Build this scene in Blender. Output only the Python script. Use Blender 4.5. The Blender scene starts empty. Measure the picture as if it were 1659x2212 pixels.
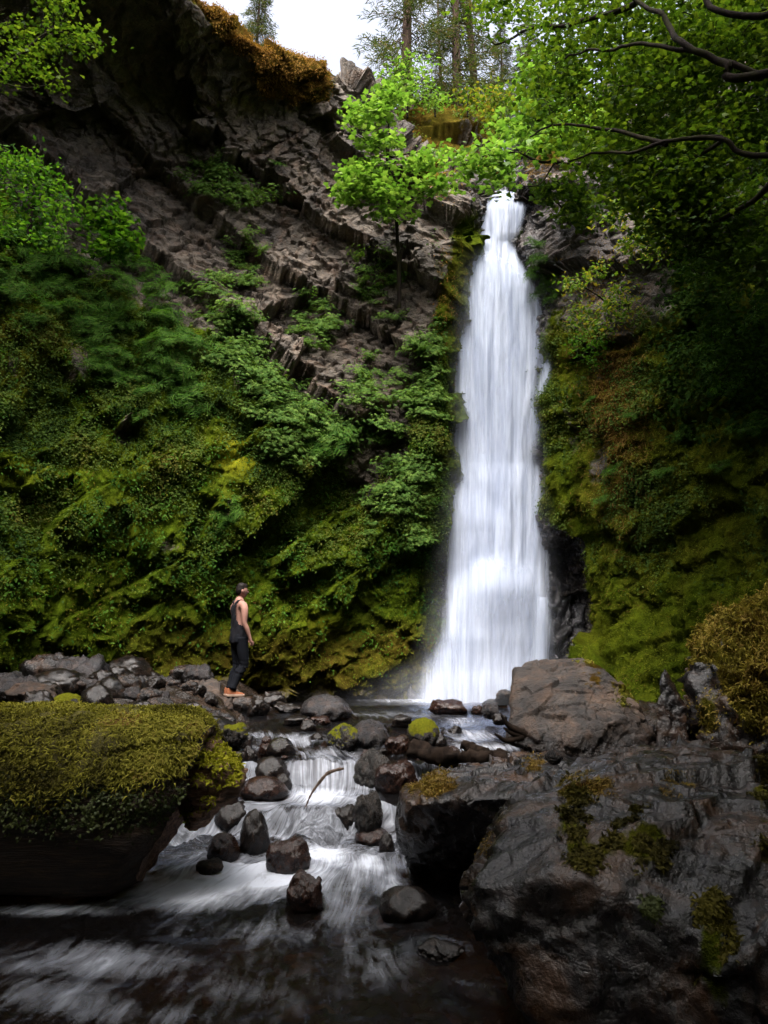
import bpy, bmesh, math, random
import numpy as np
from mathutils import Vector
random.seed(5)
rng = np.random.default_rng(11)
SC = bpy.context.scene
COL = SC.collection
F32 = np.float32
# ------------------------------------------------------------------ camera
CZ = 1.2
PITCH = math.radians(9.3)
cP, sP = math.cos(PITCH), math.sin(PITCH)
cd = bpy.data.cameras.new('camera'); cam = bpy.data.objects.new('camera', cd); COL.objects.link(cam)
cd.sensor_fit = 'HORIZONTAL'; cd.sensor_width = 24.0; cd.lens = 24.0
cd.clip_start = 0.05; cd.clip_end = 2000
cam.location = (0, 0, CZ); cam.rotation_euler = (math.pi/2 + PITCH, 0, 0)
SC.camera = cam

def P(vx, vy, y):
    """world point seen at photo position (vx,vy) (photo measured 1659 wide) at world depth y"""
    a = (vx-829.5)/1659.0; b = (1106-vy)/1659.0
    t = y/(cP - b*sP)
    return np.array([a*t, y, CZ + t*(b*cP + sP)])
def at_z(vx, vy, z):
    a = (vx-829.5)/1659.0; b = (1106-vy)/1659.0
    t = (z-CZ)/(b*cP + sP)
    return np.array([a*t, t*(cP - b*sP), z])
def proj(p):
    p = np.asarray(p); y = p[..., 1]; z = p[..., 2]-CZ
    dc = y*cP + z*sP
    dc = np.where(dc > 0.05, dc, 0.05)
    return 829.5 + 1659*p[..., 0]/dc, 1106 - 1659*(z*cP - y*sP)/dc
def W(x, y, z): return np.array([x, y, z], float)

# ------------------------------------------------------------------ noise
def _hash(ix, iy, iz, seed):
    h = (ix.astype(np.uint32)*np.uint32(374761393) + iy.astype(np.uint32)*np.uint32(668265263)
         + iz.astype(np.uint32)*np.uint32(2147483647 ^ 0x5bd1e995) + np.uint32((seed*1274126177) & 0xffffffff))
    h = (h ^ (h >> np.uint32(13)))*np.uint32(1274126177)
    h = (h ^ (h >> np.uint32(15)))*np.uint32(2246822519)
    return h ^ (h >> np.uint32(16))
def _h01(ix, iy, iz, seed): return _hash(ix, iy, iz, seed).astype(F32)*F32(1/4294967296.0)
def vnoise(p, s=1.0, seed=0):
    """smooth value noise in -1..1"""
    q = np.asarray(p, F32)*F32(s); f = np.floor(q); i = f.astype(np.int64); t = q-f
    t = t*t*t*(t*(t*6-15)+10)
    x, y, z = i[:, 0], i[:, 1], i[:, 2]; tx, ty, tz = t[:, 0], t[:, 1], t[:, 2]
    def c(a, b, d): return _h01(x+a, y+b, z+d, seed)
    r0 = (c(0,0,0)*(1-tx)+c(1,0,0)*tx)*(1-ty) + (c(0,1,0)*(1-tx)+c(1,1,0)*tx)*ty
    r1 = (c(0,0,1)*(1-tx)+c(1,0,1)*tx)*(1-ty) + (c(0,1,1)*(1-tx)+c(1,1,1)*tx)*ty
    return (r0*(1-tz)+r1*tz)*2-1
def fbm(p, s=1.0, oct=4, seed=0, gain=0.5):
    a = 1.0; r = 0; n = 0
    for k in range(oct):
        r = r + a*vnoise(p, s*(2.03**k), seed+k*17); n += a; a *= gain
    return r/n
def rotm(ax, ay, az):
    cx, sx, cy, sy, cz, sz = math.cos(ax), math.sin(ax), math.cos(ay), math.sin(ay), math.cos(az), math.sin(az)
    X = np.array([[1,0,0],[0,cx,-sx],[0,sx,cx]]); Y = np.array([[cy,0,sy],[0,1,0],[-sy,0,cy]]); Z = np.array([[cz,-sz,0],[sz,cz,0],[0,0,1]])
    return Z@Y@X
def facets(p, size, seed=0, R=None, tilt=0.9):
    """broken planes: each jittered cell carries its own height and slope; returns (height, crack distance)"""
    q = np.asarray(p, F32)
    if R is not None: q = q@R.astype(F32)
    q = q/np.asarray(size, F32)
    b = np.floor(q).astype(np.int64); n = len(q)
    d1 = np.full(n, 9e9, F32); d2 = np.full(n, 9e9, F32); val = np.zeros(n, F32)
    for ox in (-1,0,1):
        for oy in (-1,0,1):
            for oz in (-1,0,1):
                cx, cy, cz = b[:,0]+ox, b[:,1]+oy, b[:,2]+oz
                h = _hash(cx, cy, cz, seed)
                jx = (h & np.uint32(1023)).astype(F32)/1023; jy = ((h >> np.uint32(10)) & np.uint32(1023)).astype(F32)/1023; jz = ((h >> np.uint32(20)) & np.uint32(1023)).astype(F32)/1023
                dx, dy, dz = q[:,0]-(cx+jx), q[:,1]-(cy+jy), q[:,2]-(cz+jz)
                d = dx*dx+dy*dy+dz*dz
                m = d < d1
                h2 = h*np.uint32(2654435761)
                h2 = h2 ^ (h2 >> np.uint32(15))
                gx = (h2 & np.uint32(1023)).astype(F32)/511.5-1; gy = ((h2 >> np.uint32(10)) & np.uint32(1023)).astype(F32)/511.5-1; gz = ((h2 >> np.uint32(20)) & np.uint32(1023)).astype(F32)/511.5-1
                v = (jx+jy+jz-1.5)*0.8 + tilt*(gx*dx+gy*dy+gz*dz)
                d2 = np.where(m, d1, np.minimum(d2, d))
                val = np.where(m, v, val); d1 = np.where(m, d, d1)
    return val, np.sqrt(d2)-np.sqrt(d1)
def sm(a, b, x):
    t = np.clip((np.asarray(x, float)-a)/(b-a), 0, 1); return t*t*(3-2*t)
def gs(vx, vy, cx, cy, rx, ry): return np.exp(-((vx-cx)/rx)**2-((vy-cy)/ry)**2)

# ------------------------------------------------------------------ mesh helpers
def mk(name, V, F, mat, parent=None, smooth=True, attrs=None, vec=None):
    V = np.asarray(V, F32); F = np.asarray(F, np.int32); k = F.shape[1]
    me = bpy.data.meshes.new(name)
    me.vertices.add(len(V)); me.vertices.foreach_set('co', V.ravel())
    me.loops.add(F.size); me.loops.foreach_set('vertex_index', F.ravel())
    me.polygons.add(len(F)); me.polygons.foreach_set('loop_start', np.arange(0, F.size, k, dtype=np.int32))
    if smooth: me.polygons.foreach_set('use_smooth', np.ones(len(F), bool))
    for nm, a in (attrs or {}).items():
        at = me.attributes.new(nm, 'FLOAT', 'POINT'); at.data.foreach_set('value', np.asarray(a, F32))
    for nm, a in (vec or {}).items():
        at = me.attributes.new(nm, 'FLOAT_VECTOR', 'POINT'); at.data.foreach_set('vector', np.asarray(a, F32).ravel())
    me.update(calc_edges=True); me.validate()
    if mat: me.materials.append(mat)
    o = bpy.data.objects.new(name, me); COL.objects.link(o)
    if parent: o.parent = parent
    return o
def tag(o, label=None, cat=None, group=None, kind=None):
    if label: o['label'] = label
    if cat: o['category'] = cat
    if group: o['group'] = group
    if kind: o['kind'] = kind
    return o
def empty(name, loc, label=None, cat=None, group=None):
    o = bpy.data.objects.new(name, None); COL.objects.link(o); o.location = loc; o.empty_display_size = 0.2
    return tag(o, label, cat, group)
def copy_tree(o, parent=None):
    c = o.copy(); COL.objects.link(c)
    if parent: c.parent = parent
    for ch in list(o.children): copy_tree(ch, c)
    return c
def grid_faces(nv, nu):
    i = np.arange((nv-1)*(nu-1)); r = i//(nu-1); c = i % (nu-1); a = r*nu+c
    return np.stack([a, a+1, a+nu+1, a+nu], 1)
def catmull(ctrl, n, axis):
    C = np.moveaxis(np.asarray(ctrl, float), axis, 0); m = len(C)
    E = np.concatenate([[2*C[0]-C[1]], C, [2*C[-1]-C[-2]]])
    t = np.linspace(0, m-1, n); k = np.minimum(t.astype(int), m-2); f = (t-k).reshape((-1,)+(1,)*(C.ndim-1))
    p0, p1, p2, p3 = E[k], E[k+1], E[k+2], E[k+3]
    r = 0.5*(2*p1 + (p2-p0)*f + (2*p0-5*p1+4*p2-p3)*f*f + (3*p1-p0-3*p2+p3)*f**3)
    return np.moveaxis(r, 0, axis)
def net(ctrl, nv, nu): return catmull(catmull(ctrl, nv, 0), nu, 1)
def gnorm(G):
    a = np.gradient(G, axis=1); b = np.gradient(G, axis=0); n = np.cross(a, b)
    return n/(np.linalg.norm(n, axis=2, keepdims=True)+1e-9)
def tube(pts, radii, k=6):
    pts = np.asarray(pts, float); n = len(pts); t = np.gradient(pts, axis=0); t /= np.linalg.norm(t, axis=1, keepdims=True)+1e-9
    up = np.where(np.abs(t[:, 2:3]) > 0.9, np.array([[1., 0, 0]]), np.array([[0, 0, 1.]]))
    a = np.cross(t, up); a /= np.linalg.norm(a, axis=1, keepdims=True)+1e-9; b = np.cross(a, t)
    th = np.arange(k)*2*math.pi/k
    V = pts[:, None]+np.asarray(radii, float).reshape(-1, 1, 1)*(np.cos(th)[None, :, None]*a[:, None]+np.sin(th)[None, :, None]*b[:, None])
    V = V.reshape(-1, 3); F = []
    for i in range(n-1):
        for j in range(k):
            F.append((i*k+j, i*k+(j+1) % k, (i+1)*k+(j+1) % k, (i+1)*k+j))
    return V, np.array(F)
class Acc:
    def __init__(s): s.V = []; s.F = []; s.n = 0
    def add(s, V, F): s.V.append(np.asarray(V)); s.F.append(np.asarray(F)+s.n); s.n += len(V)
    def get(s): return np.concatenate(s.V), np.concatenate(s.F)
def inst(tv, tf, pos, fr, scale, rnd=None):
    """copies of a small template (k,3) at pos with frames fr (n,3,3: rows = x,y,z axes)"""
    tv = np.asarray(tv, F32); tf = np.asarray(tf); n = len(pos); k = len(tv)
    scale = np.asarray(scale, F32)
    if scale.ndim == 0: scale = np.full(n, scale, F32)
    V = np.einsum('kc,ncd->nkd', tv, np.asarray(fr, F32))*scale[:, None, None] + np.asarray(pos, F32)[:, None]
    F = (tf[None]+(np.arange(n)*k)[:, None, None]).reshape(-1, tf.shape[1])
    if rnd is None: rnd = rng.random(n)
    return V.reshape(-1, 3), F, np.repeat(rnd, k)
def frames(N, fwd=None):
    """z axis = N, y axis near fwd (random when None)"""
    N = np.asarray(N, float); n = len(N); N = N/(np.linalg.norm(N, axis=1, keepdims=True)+1e-9)
    if fwd is None: fwd = rng.normal(size=(n, 3))
    y = fwd-(fwd*N).sum(1, keepdims=True)*N; y /= np.linalg.norm(y, axis=1, keepdims=True)+1e-9
    return np.stack([np.cross(y, N), y, N], 1)

# ------------------------------------------------------------------ materials
class NT:
    def __init__(s, name):
        s.m = bpy.data.materials.new(name); s.m.use_nodes = True; s.t = s.m.node_tree; s.t.nodes.clear()
        s.out = s.n('ShaderNodeOutputMaterial')
    def n(s, ty, **kw):
        x = s.t.nodes.new(ty)
        for k, v in kw.items():
            if k.startswith('_'): setattr(x, k[1:], v)
            else:
                key = k.replace('__', ' ')
                inp = x.inputs[int(key[1:])] if key[0] == 'i' and key[1:].isdigit() else x.inputs[key]
                if isinstance(v, bpy.types.NodeSocket): s.t.links.new(v, inp)
                else: inp.default_value = v
        return x
    def attr(s, nm): return s.n('ShaderNodeAttribute', _attribute_name=nm)
    def obj(s): return s.n('ShaderNodeTexCoord').outputs['Object']
    def noise(s, vec, scale, detail=5, rough=0.6, dist=0.0):
        return s.n('ShaderNodeTexNoise', Vector=vec, Scale=scale, Detail=detail, Roughness=rough, Distortion=dist).outputs['Fac']
    def vor(s, vec, scale, feat='F1'): return s.n('ShaderNodeTexVoronoi', _feature=feat, Vector=vec, Scale=scale).outputs['Distance']
    def math(s, op, a, b=0.0, clamp=False): return s.n('ShaderNodeMath', _operation=op, _use_clamp=clamp, i0=a, i1=b).outputs[0]
    def ramp(s, fac, stops):
        x = s.n('ShaderNodeValToRGB', Fac=fac); e = x.color_ramp.elements
        while len(e) < len(stops): e.new(0.5)
        for el, (p, c) in zip(e, stops):
            el.position = p; el.color = (c, c, c, 1) if isinstance(c, (int, float)) else (*c, 1)
        return x.outputs['Color']
    def mix(s, f, a, b, mode='MIX'):
        x = s.n('ShaderNodeMix', _data_type='RGBA', _blend_type=mode)
        for i, v in ((0, f), (6, a), (7, b)):
            if isinstance(v, bpy.types.NodeSocket): s.t.links.new(v, x.inputs[i])
            elif isinstance(v, (tuple, list)): x.inputs[i].default_value = (*v[:3], 1)
            else: x.inputs[i].default_value = v
        return x.outputs[2]
    def bump(s, h, strength, dist=0.05, normal=None):
        kw = dict(Height=h, Strength=strength, Distance=dist)
        if normal is not None: kw['Normal'] = normal
        return s.n('ShaderNodeBump', **kw).outputs[0]
    def map(s, vec, scale=(1,1,1), rot=(0,0,0)): return s.n('ShaderNodeMapping', Vector=vec, Scale=scale, Rotation=rot).outputs[0]
    def bsdf(s, **kw): return s.n('ShaderNodeBsdfPrincipled', **kw)
    def done(s, sh): s.t.links.new(sh if isinstance(sh, bpy.types.NodeSocket) else sh.outputs[0], s.out.inputs['Surface']); return s.m

def rock_mat(name, dark, mid, light, rough=(0.5, 0.85), moss_scale=6.0, spec=0.4, rust=0.25, mosscols=None, detail=1.0, tintcols=None, crackh=0.10, bumpk=0.75, patch=None):
    """rock with moss where the mesh's 'moss' value says so; 'tint' moves moss from green to brown; 'wet' makes it dark and glossy"""
    N = NT(name); o = N.obj()
    n1 = N.noise(o, 1.3*detail, 8, 0.65, 0.4); n2 = N.noise(o, 9*detail, 6, 0.7); n3 = N.noise(o, 45*detail, 3, 0.6)
    mixn = N.math('ADD', N.math('MULTIPLY', n1, 0.55), N.math('ADD', N.math('MULTIPLY', n2, 0.3), N.math('MULTIPLY', n3, 0.15)))
    col = N.ramp(mixn, [(0.36, dark), (0.5, mid), (0.64, light)])
    if patch:
        pf = N.ramp(N.noise(o, 1.9*detail, 7, 0.72, 1.2), [(0.44, 0.0), (0.56, 1.0)]); col = N.mix(N.math('MULTIPLY', pf, 0.75), col, N.mix(1.0, col, patch, 'MULTIPLY'))
        df = N.ramp(N.noise(N.map(o, (1, 1, 1), (.5, .2, .9)), 3.3*detail, 6, 0.75, 1.0), [(0.5, 0.0), (0.62, 1.0)]); col = N.mix(N.math('MULTIPLY', df, 0.6), col, N.mix(1.0, col, (0.35, 0.33, 0.34), 'MULTIPLY'))
    rfac = N.math('MULTIPLY', N.ramp(N.noise(o, 2.1*detail, 6, 0.7, 0.8), [(0.5, 0.0), (0.7, 1.0)]), rust)
    col = N.mix(rfac, col, (0.15, 0.075, 0.035))
    lich = N.math('MULTIPLY', N.ramp(N.noise(o, 14*detail, 4, 0.75), [(0.6, 0.0), (0.68, 1.0)]), 0.35)
    col = N.mix(lich, col, light)
    wet = N.attr('wet').outputs['Fac']
    col = N.mix(N.math('MULTIPLY', wet, 0.75), col, N.mix(1.0, col, (0.25, 0.25, 0.28), 'MULTIPLY'))
    mp = N.n('ShaderNodeVectorMath', _operation='ADD', i0=N.map(o, (1, 1, 2.2), (0.3, 0.6, 0.2)), i1=N.n('ShaderNodeVectorMath', _operation='SCALE', i0=N.n('ShaderNodeTexNoise', Vector=o, Scale=4.0*detail, Detail=3.0).outputs['Color'], Scale=0.35).outputs[0]).outputs[0]
    crack = N.math('ADD', N.ramp(N.vor(mp, 2.6*detail, 'DISTANCE_TO_EDGE'), [(0.0, 0.0), (0.09, 1.0)]), N.math('MULTIPLY', N.ramp(N.vor(mp, 7.5*detail, 'DISTANCE_TO_EDGE'), [(0.0, 0.0), (0.12, 1.0)]), 0.5))
    h = N.math('ADD', N.math('MULTIPLY', n2, 0.7), N.math('ADD', N.math('MULTIPLY', n3, 0.3), N.math('MULTIPLY', crack, crackh)))
    rb = N.bump(h, bumpk, 0.06/detail)
    rgh = N.n('ShaderNodeMapRange', Value=n2, i1=0.3, i2=0.7, i3=rough[0], i4=rough[1]).outputs[0]
    rgh = N.math('MULTIPLY', rgh, N.math('SUBTRACT', 1.0, N.math('MULTIPLY', wet, 0.62)))
    rock = N.bsdf(Base__Color=col, Roughness=rgh, Normal=rb); rock.inputs['Specular IOR Level'].default_value = spec
    # moss
    mc = mosscols or [(0.32, (0.007, 0.011, 0.001)), (0.47, (0.032, 0.054, 0.004)), (0.66, (0.098, 0.140, 0.008))]
    mn = N.noise(o, moss_scale, 7, 0.7, 0.3); mf = N.noise(o, 70*detail, 2, 0.7)
    mcol = N.ramp(N.math('ADD', N.math('MULTIPLY', mn, 0.72), N.math('MULTIPLY', mf, 0.28)), mc)
    tn = N.math('ADD', N.attr('tint').outputs['Fac'], N.math('MULTIPLY', N.math('SUBTRACT', N.noise(o, 1.7, 5, 0.6), 0.5), 1.1), True)
    tc = tintcols or [(0.3, (0.016, 0.009, 0.003)), (0.5, (0.060, 0.034, 0.007)), (0.72, (0.17, 0.09, 0.02))]
    mcol = N.mix(tn, mcol, N.ramp(N.math('ADD', N.math('MULTIPLY', mn, 0.6), N.math('MULTIPLY', mf, 0.4)), tc))
    mcol = N.mix(N.attr('bright').outputs['Fac'], mcol, (0.24, 0.23, 0.012))
    mh = N.math('ADD', N.math('MULTIPLY', mn, 0.6), N.math('MULTIPLY', mf, 0.4))
    moss = N.bsdf(Base__Color=mcol, Roughness=0.95, Normal=N.bump(mh, 1.0, 0.06/detail)); moss.inputs['Specular IOR Level'].default_value = 0.0
    mm = N.ramp(N.math('ADD', N.attr('moss').outputs['Fac'], N.math('MULTIPLY', N.math('SUBTRACT', N.noise(o, 5*detail, 8, 0.75), 0.5), 0.9)), [(0.42, 0.0), (0.56, 1.0)])
    sh = N.n('ShaderNodeMixShader', i0=mm, i1=rock.outputs[0], i2=moss.outputs[0])
    return N.done(sh)
def leaf_mat(name, cols, trans=0.45, rough=0.5, spec=0.3, tsat=(1.25, 1.3, 0.5)):
    N = NT(name); r = N.attr('rnd').outputs['Fac']
    c = N.ramp(r, [(i/(len(cols)-1), x) for i, x in enumerate(cols)])
    b = N.bsdf(Base__Color=c, Roughness=rough); b.inputs['Specular IOR Level'].default_value = spec
    t = N.n('ShaderNodeBsdfTranslucent', Color=N.mix(1.0, c, tsat, 'MULTIPLY'))
    return N.done(N.n('ShaderNodeMixShader', i0=trans, i1=b.outputs[0], i2=t.outputs[0]))
def bark_mat(name, a, b, mossy=0.0, scale=14):
    N = NT(name); o = N.obj(); v = N.map(o, (1, 1, 0.25))
    n = N.noise(v, scale, 7, 0.7); c = N.ramp(n, [(0.35, a), (0.62, b)])
    if mossy: c = N.mix(N.math('MULTIPLY', N.ramp(N.noise(o, 5, 6, 0.7), [(0.45, 0.), (0.55, 1.)]), mossy), c, (0.016, 0.017, 0.003))
    b_ = N.bsdf(Base__Color=c, Roughness=0.95, Normal=N.bump(n, 0.8, 0.02)); b_.inputs['Specular IOR Level'].default_value = 0.1
    return N.done(b_)
def plain(name, c, rough=0.7, var=0.15, scale=30, bump=0.2, bd=0.004, spec=0.15):
    N = NT(name); o = N.obj(); n = N.noise(o, scale, 5, 0.65)
    lo = tuple(x*(1-var) for x in c); hi = tuple(min(1, x*(1+var)) for x in c)
    b = N.bsdf(Base__Color=N.ramp(n, [(0.3, lo), (0.7, hi)]), Roughness=rough, Normal=N.bump(n, bump, bd)); b.inputs['Specular IOR Level'].default_value = spec
    return N.done(b)
# ------------------------------------------------------------------ cliffs
M_CLIFF = rock_mat('fractured basalt', (0.013, 0.010, 0.0075), (0.055, 0.043, 0.031), (0.18, 0.145, 0.108), rust=0.4, moss_scale=3.2, crackh=0.45)
M_CLIFF_R = rock_mat('mossy basalt', (0.018, 0.016, 0.015), (0.060, 0.050, 0.044), (0.15, 0.125, 0.105), rust=0.4, moss_scale=3.0, crackh=0.35,
                     mosscols=[(0.32, (0.007, 0.010, 0.001)), (0.47, (0.036, 0.056, 0.004)), (0.66, (0.115, 0.145, 0.009))])
M_WET = rock_mat('wet black rock', (0.006, 0.006, 0.007), (0.022, 0.021, 0.024), (0.05, 0.05, 0.055), rough=(0.12, 0.5), rust=0.05, spec=0.6)
RBED = rotm(0.25, -0.62, 0.35)          # bedding planes dip to the right
CLIFFS = []
def build_cliff(name, G, mossf, mat, amp=1.0, lump=1.0, seed=0):
    nv, nu, _ = G.shape
    n = gnorm(G); p = G.reshape(-1, 3); nn = n.reshape(-1, 3)
    vx, vy = proj(p)
    m, tint, bright, wet = mossf(vx, vy, p)
    bare = 1-0.72*sm(0.3, 0.8, m)
    big, _ = facets(p, (2.9, 2.0, 1.05), 3+seed, RBED, 1.1)
    mid, _ = facets(p+0.25*np.stack([fbm(p, 1.2, 2, 5), fbm(p, 1.2, 2, 6), fbm(p, 1.2, 2, 7)], 1), (0.95, 0.7, 0.36), 9+seed, RBED, 1.3)
    sml, _ = facets(p, (0.30, 0.24, 0.13), 21+seed, RBED, 1.3)
    lm = fbm(p, 0.9, 5, 31+seed); lm2 = 1-np.abs(fbm(p, 2.2, 4, 41+seed))*2
    # beds dipping to the right, each standing out at its lower edge
    hb = p@np.array([0.55, 0.15, 0.82])+0.35*fbm(p, 0.5, 3, 63+seed)+0.10*mid
    saw = lambda t: 1-(t-np.floor(t))
    beds = 0.42*(saw(hb/1.75+.22*big)-.5)+0.085*(saw(hb/0.47+.3*mid)-.5)
    d = amp*(0.36*big*(0.45+0.55*bare) + beds*bare + 0.085*mid*bare + 0.055*sml*bare) + lump*(1-bare)*(0.26*lm + 0.14*lm2 + 0.10*mid) + 0.02*fbm(p, 9, 3, 51+seed)
    # fade at the back rows of the plateau
    q = p + nn*d[:, None] + np.array([0, 0, -1])*(0.10*lump*(1-bare)*np.clip(lm2, 0, 1))[:, None]
    o = mk(name, q, grid_faces(nv, nu), mat, attrs=dict(moss=m, tint=tint, bright=bright, wet=wet))
    tag(o, kind='structure')
    Gq = q.reshape(nv, nu, 3); N2 = gnorm(Gq).reshape(-1, 3)
    vx, vy = proj(q)
    CLIFFS.append(dict(name=name, p=q, n=N2, vx=vx, vy=vy, moss=m, d=q[:, 1]))
    return o

def cliff_left():
    rows = []
    cols = []
    def col(vx, L, back=True):
        c = []
        for e in L:
            if len(e) == 3: c.append(P(*e))
            else: c.append(P(vx, *e))
        if back:
            r = c[-1]; c.append(r+np.array([r[0]*0.06-0.3, 1.6, 0.55])); c.append(r+np.array([r[0]*0.4-1.0, 7.0, 1.6]))
        return c
    def wcol(pts, bx):
        c = [W(*p) for p in pts]; r = c[-1]
        c.append(r+np.array([bx, 0.3, 0.5])); c.append(r+np.array([bx*5, 0.5, 1.5])); return c
    cols.append(wcol([(-6.5, -9, -1), (-6.7, -9, 1.5), (-7, -9, 3.5), (-7.4, -9, 5.5), (-8, -9, 7.5), (-8.2, -9, 9.5), (-8, -9, 12), (-7.5, -9, 14)], -1.5))
    cols.append(wcol([(-7.5, 0, -1), (-7.7, 0, 1.5), (-8, 0, 3.5), (-8.3, 0, 5.5), (-8.7, 0, 7.5), (-8.8, 0, 9.5), (-8.4, 0, 12), (-7.6, 0, 14)], -1.5))
    cols.append(col(-650, [(1620, 6.5), (1300, 6.7), (1000, 7.2), (700, 8), (400, 9.3), (120, 9.5), (-250, 8.6), (-620, 8.0)]))
    cols.append(col(-330, [(1570, 8.6), (1300, 8.9), (1000, 9.5), (720, 10.2), (450, 11.2), (200, 11.3), (-60, 10.5), (-400, 9.8)]))
    cols.append(col(-90, [(1550, 10.4), (1300, 10.6), (1000, 11.0), (700, 11.7), (450, 12.7), (200, 12.8), (0, 12.0), (-240, 11)]))
    cols.append(col(110, [(1530, 12), (1300, 12.1), (1000, 12.3), (720, 12.9), (480, 13.8), (250, 14.2), (70, 12.8), (-150, 10.8)]))
    cols.append(col(300, [(1525, 13.2), (1300, 13.2), (1050, 13.3), (800, 13.8), (560, 14.7), (350, 15.2), (160, 14.5), (-70, 12.0)]))
    cols.append(col(480, [(1525, 14.2), (1300, 14.1), (1110, 14.1), (850, 14.5), (650, 15.3), (450, 15.9), (250, 15.6), (34, 13.7)]))
    cols.append(col(640, [(1525, 15), (1300, 14.8), (1100, 15), (900, 15.2), (700, 15.9), (500, 16.3), (300, 16.1), (136, 15.2)]))
    cols.append(col(790, [(1525, 15.6), (1300, 15.5), (1100, 15.6), (900, 15.7), (700, 16.2), (500, 16.5), (330, 16.7), (188, 16.7)]))
    cols.append(col(890, [(1525, 15.8), (1300, 15.5), (1130, 15.5), (980, 15.4), (760, 15.9), (560, 16.3), (430, 16.8), (330, 17.4)]))
    cols.append(col(955, [(1525, 15.9), (935, 1300, 15.8), (945, 1140, 15.9), (930, 960, 15.4), (950, 760, 15.9), (965, 600, 16.2), (985, 480, 16.5), (1000, 400, 17.0)]))
    cols.append(col(1000, [(955, 1525, 16.6), (975, 1300, 16.6), (985, 1140, 16.7), (975, 950, 16.5), (985, 760, 16.8), (1000, 600, 17.0), (1025, 480, 17.3), (1035, 410, 17.7)]))
    cols.append(col(1030, [(1010, 1525, 18), (1010, 1300, 18), (1010, 1140, 18), (1010, 950, 18.2), (1015, 760, 18.4), (1030, 600, 18.6), (1050, 480, 18.8), (1050, 400, 19)]))
    C = np.array(cols).transpose(1, 0, 2)
    # more columns where the picture needs them
    G = net(C, 800, 900)
    def mossf(vx, vy, p):
        nz = fbm(p, 0.8, 4, 77)*110
        yb = np.interp(vx, [-400, 0, 150, 300, 450, 600, 700, 850, 930, 1000], [200, 400, 540, 660, 720, 860, 940, 1010, 800, 500])
        m = sm(-110, 110, vy-yb+nz)
        m = np.maximum(m, 0.9*np.exp(-((vx-np.interp(vy, [430, 560, 700, 900, 1100], [1010, 985, 955, 940, 915]))/26)**2)*sm(430, 520, vy)*sm(1180, 1120, vy))
        hid = sm(330, 480, p[:, 1]*0+vy)  # unused guard
        for cx, cy, rx, ry, a in [(600, 760, 45, 90, .8), (690, 740, 30, 50, .6), (160, 790, 35, 60, .8), (270, 935, 32, 34, .8), (790, 950, 22, 70, .7), (640, 690, 60, 50, .4), (20, 800, 30, 60, .5),
                                  (500, 830, 26, 60, .6), (480, 1100, 40, 40, .5), (350, 1180, 40, 24, .6), (790, 1020, 25, 60, .7), (480, 1470, 30, 22, .5), (760, 800, 40, 60, .6), (860, 900, 25, 120, .6)]:
            m = m-a*gs(vx, vy, cx, cy, rx, ry)
        rim = np.interp(vx, [300, 420, 492, 565, 645, 740, 800, 900], [-250, -60, 40, 115, 150, 155, 200, 330])
        top = sm(95, 45, vy-rim+fbm(p, 1.5, 3, 88)*60)*sm(330, 420, vx)*np.clip(sm(800, 640, vx)+.55*sm(.0, .4, fbm(p, 1.1, 3, 89)), 0, 1)
        side = 0.75*sm(0.0, 0.5, fbm(p, 0.7, 4, 97))*gs(vx, vy, 940, 660, 60, 150) + 0.8*gs(vx, vy, 930, 370, 50, 60)
        m = np.clip(np.maximum(np.maximum(m, top), side), 0, 1)
        m = m*(1-0.5*sm(1440, 1500, vy))
        tint = 0.95*top + 0.8*side*(vy < 800) + 0.55*sm(1270, 1420, vy)*sm(150, 400, vx) + 0.42*gs(vx, vy, 0, 720, 120, 160)+0.3*gs(vx, vy, 420, 1180, 90, 50)+.06
        tint = np.clip(tint-0.25*sm(1420, 1250, vy)*sm(800, 1000, vy), 0, 1)
        br = 0.7*gs(vx, vy, 492, 985, 26, 45)+0.35*gs(vx, vy, 540, 1010, 30, 30)+0.22*gs(vx, vy, 75, 1010, 70, 30)+.3*gs(vx, vy, 300, 1020, 22, 22)+.25*gs(vx, vy, 700, 1340, 45, 30)+.3*gs(vx, vy, 515, 620, 14, 30)+.2*gs(vx, vy, 250, 1120, 50, 40)
        wet = 0.9*sm(870, 960, vx)*sm(850, 1000, vy) + 0.5*sm(1350, 1480, vy) + 0.25*gs(vx, vy, 120, 430, 160, 160)+.7*sm(985, 1015, vx)
        return m, tint, np.clip(br, 0, 1), np.clip(wet, 0, 1)
    return build_cliff('cliff', G, mossf, M_CLIFF, 1.15, 1.0, 0)

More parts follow.
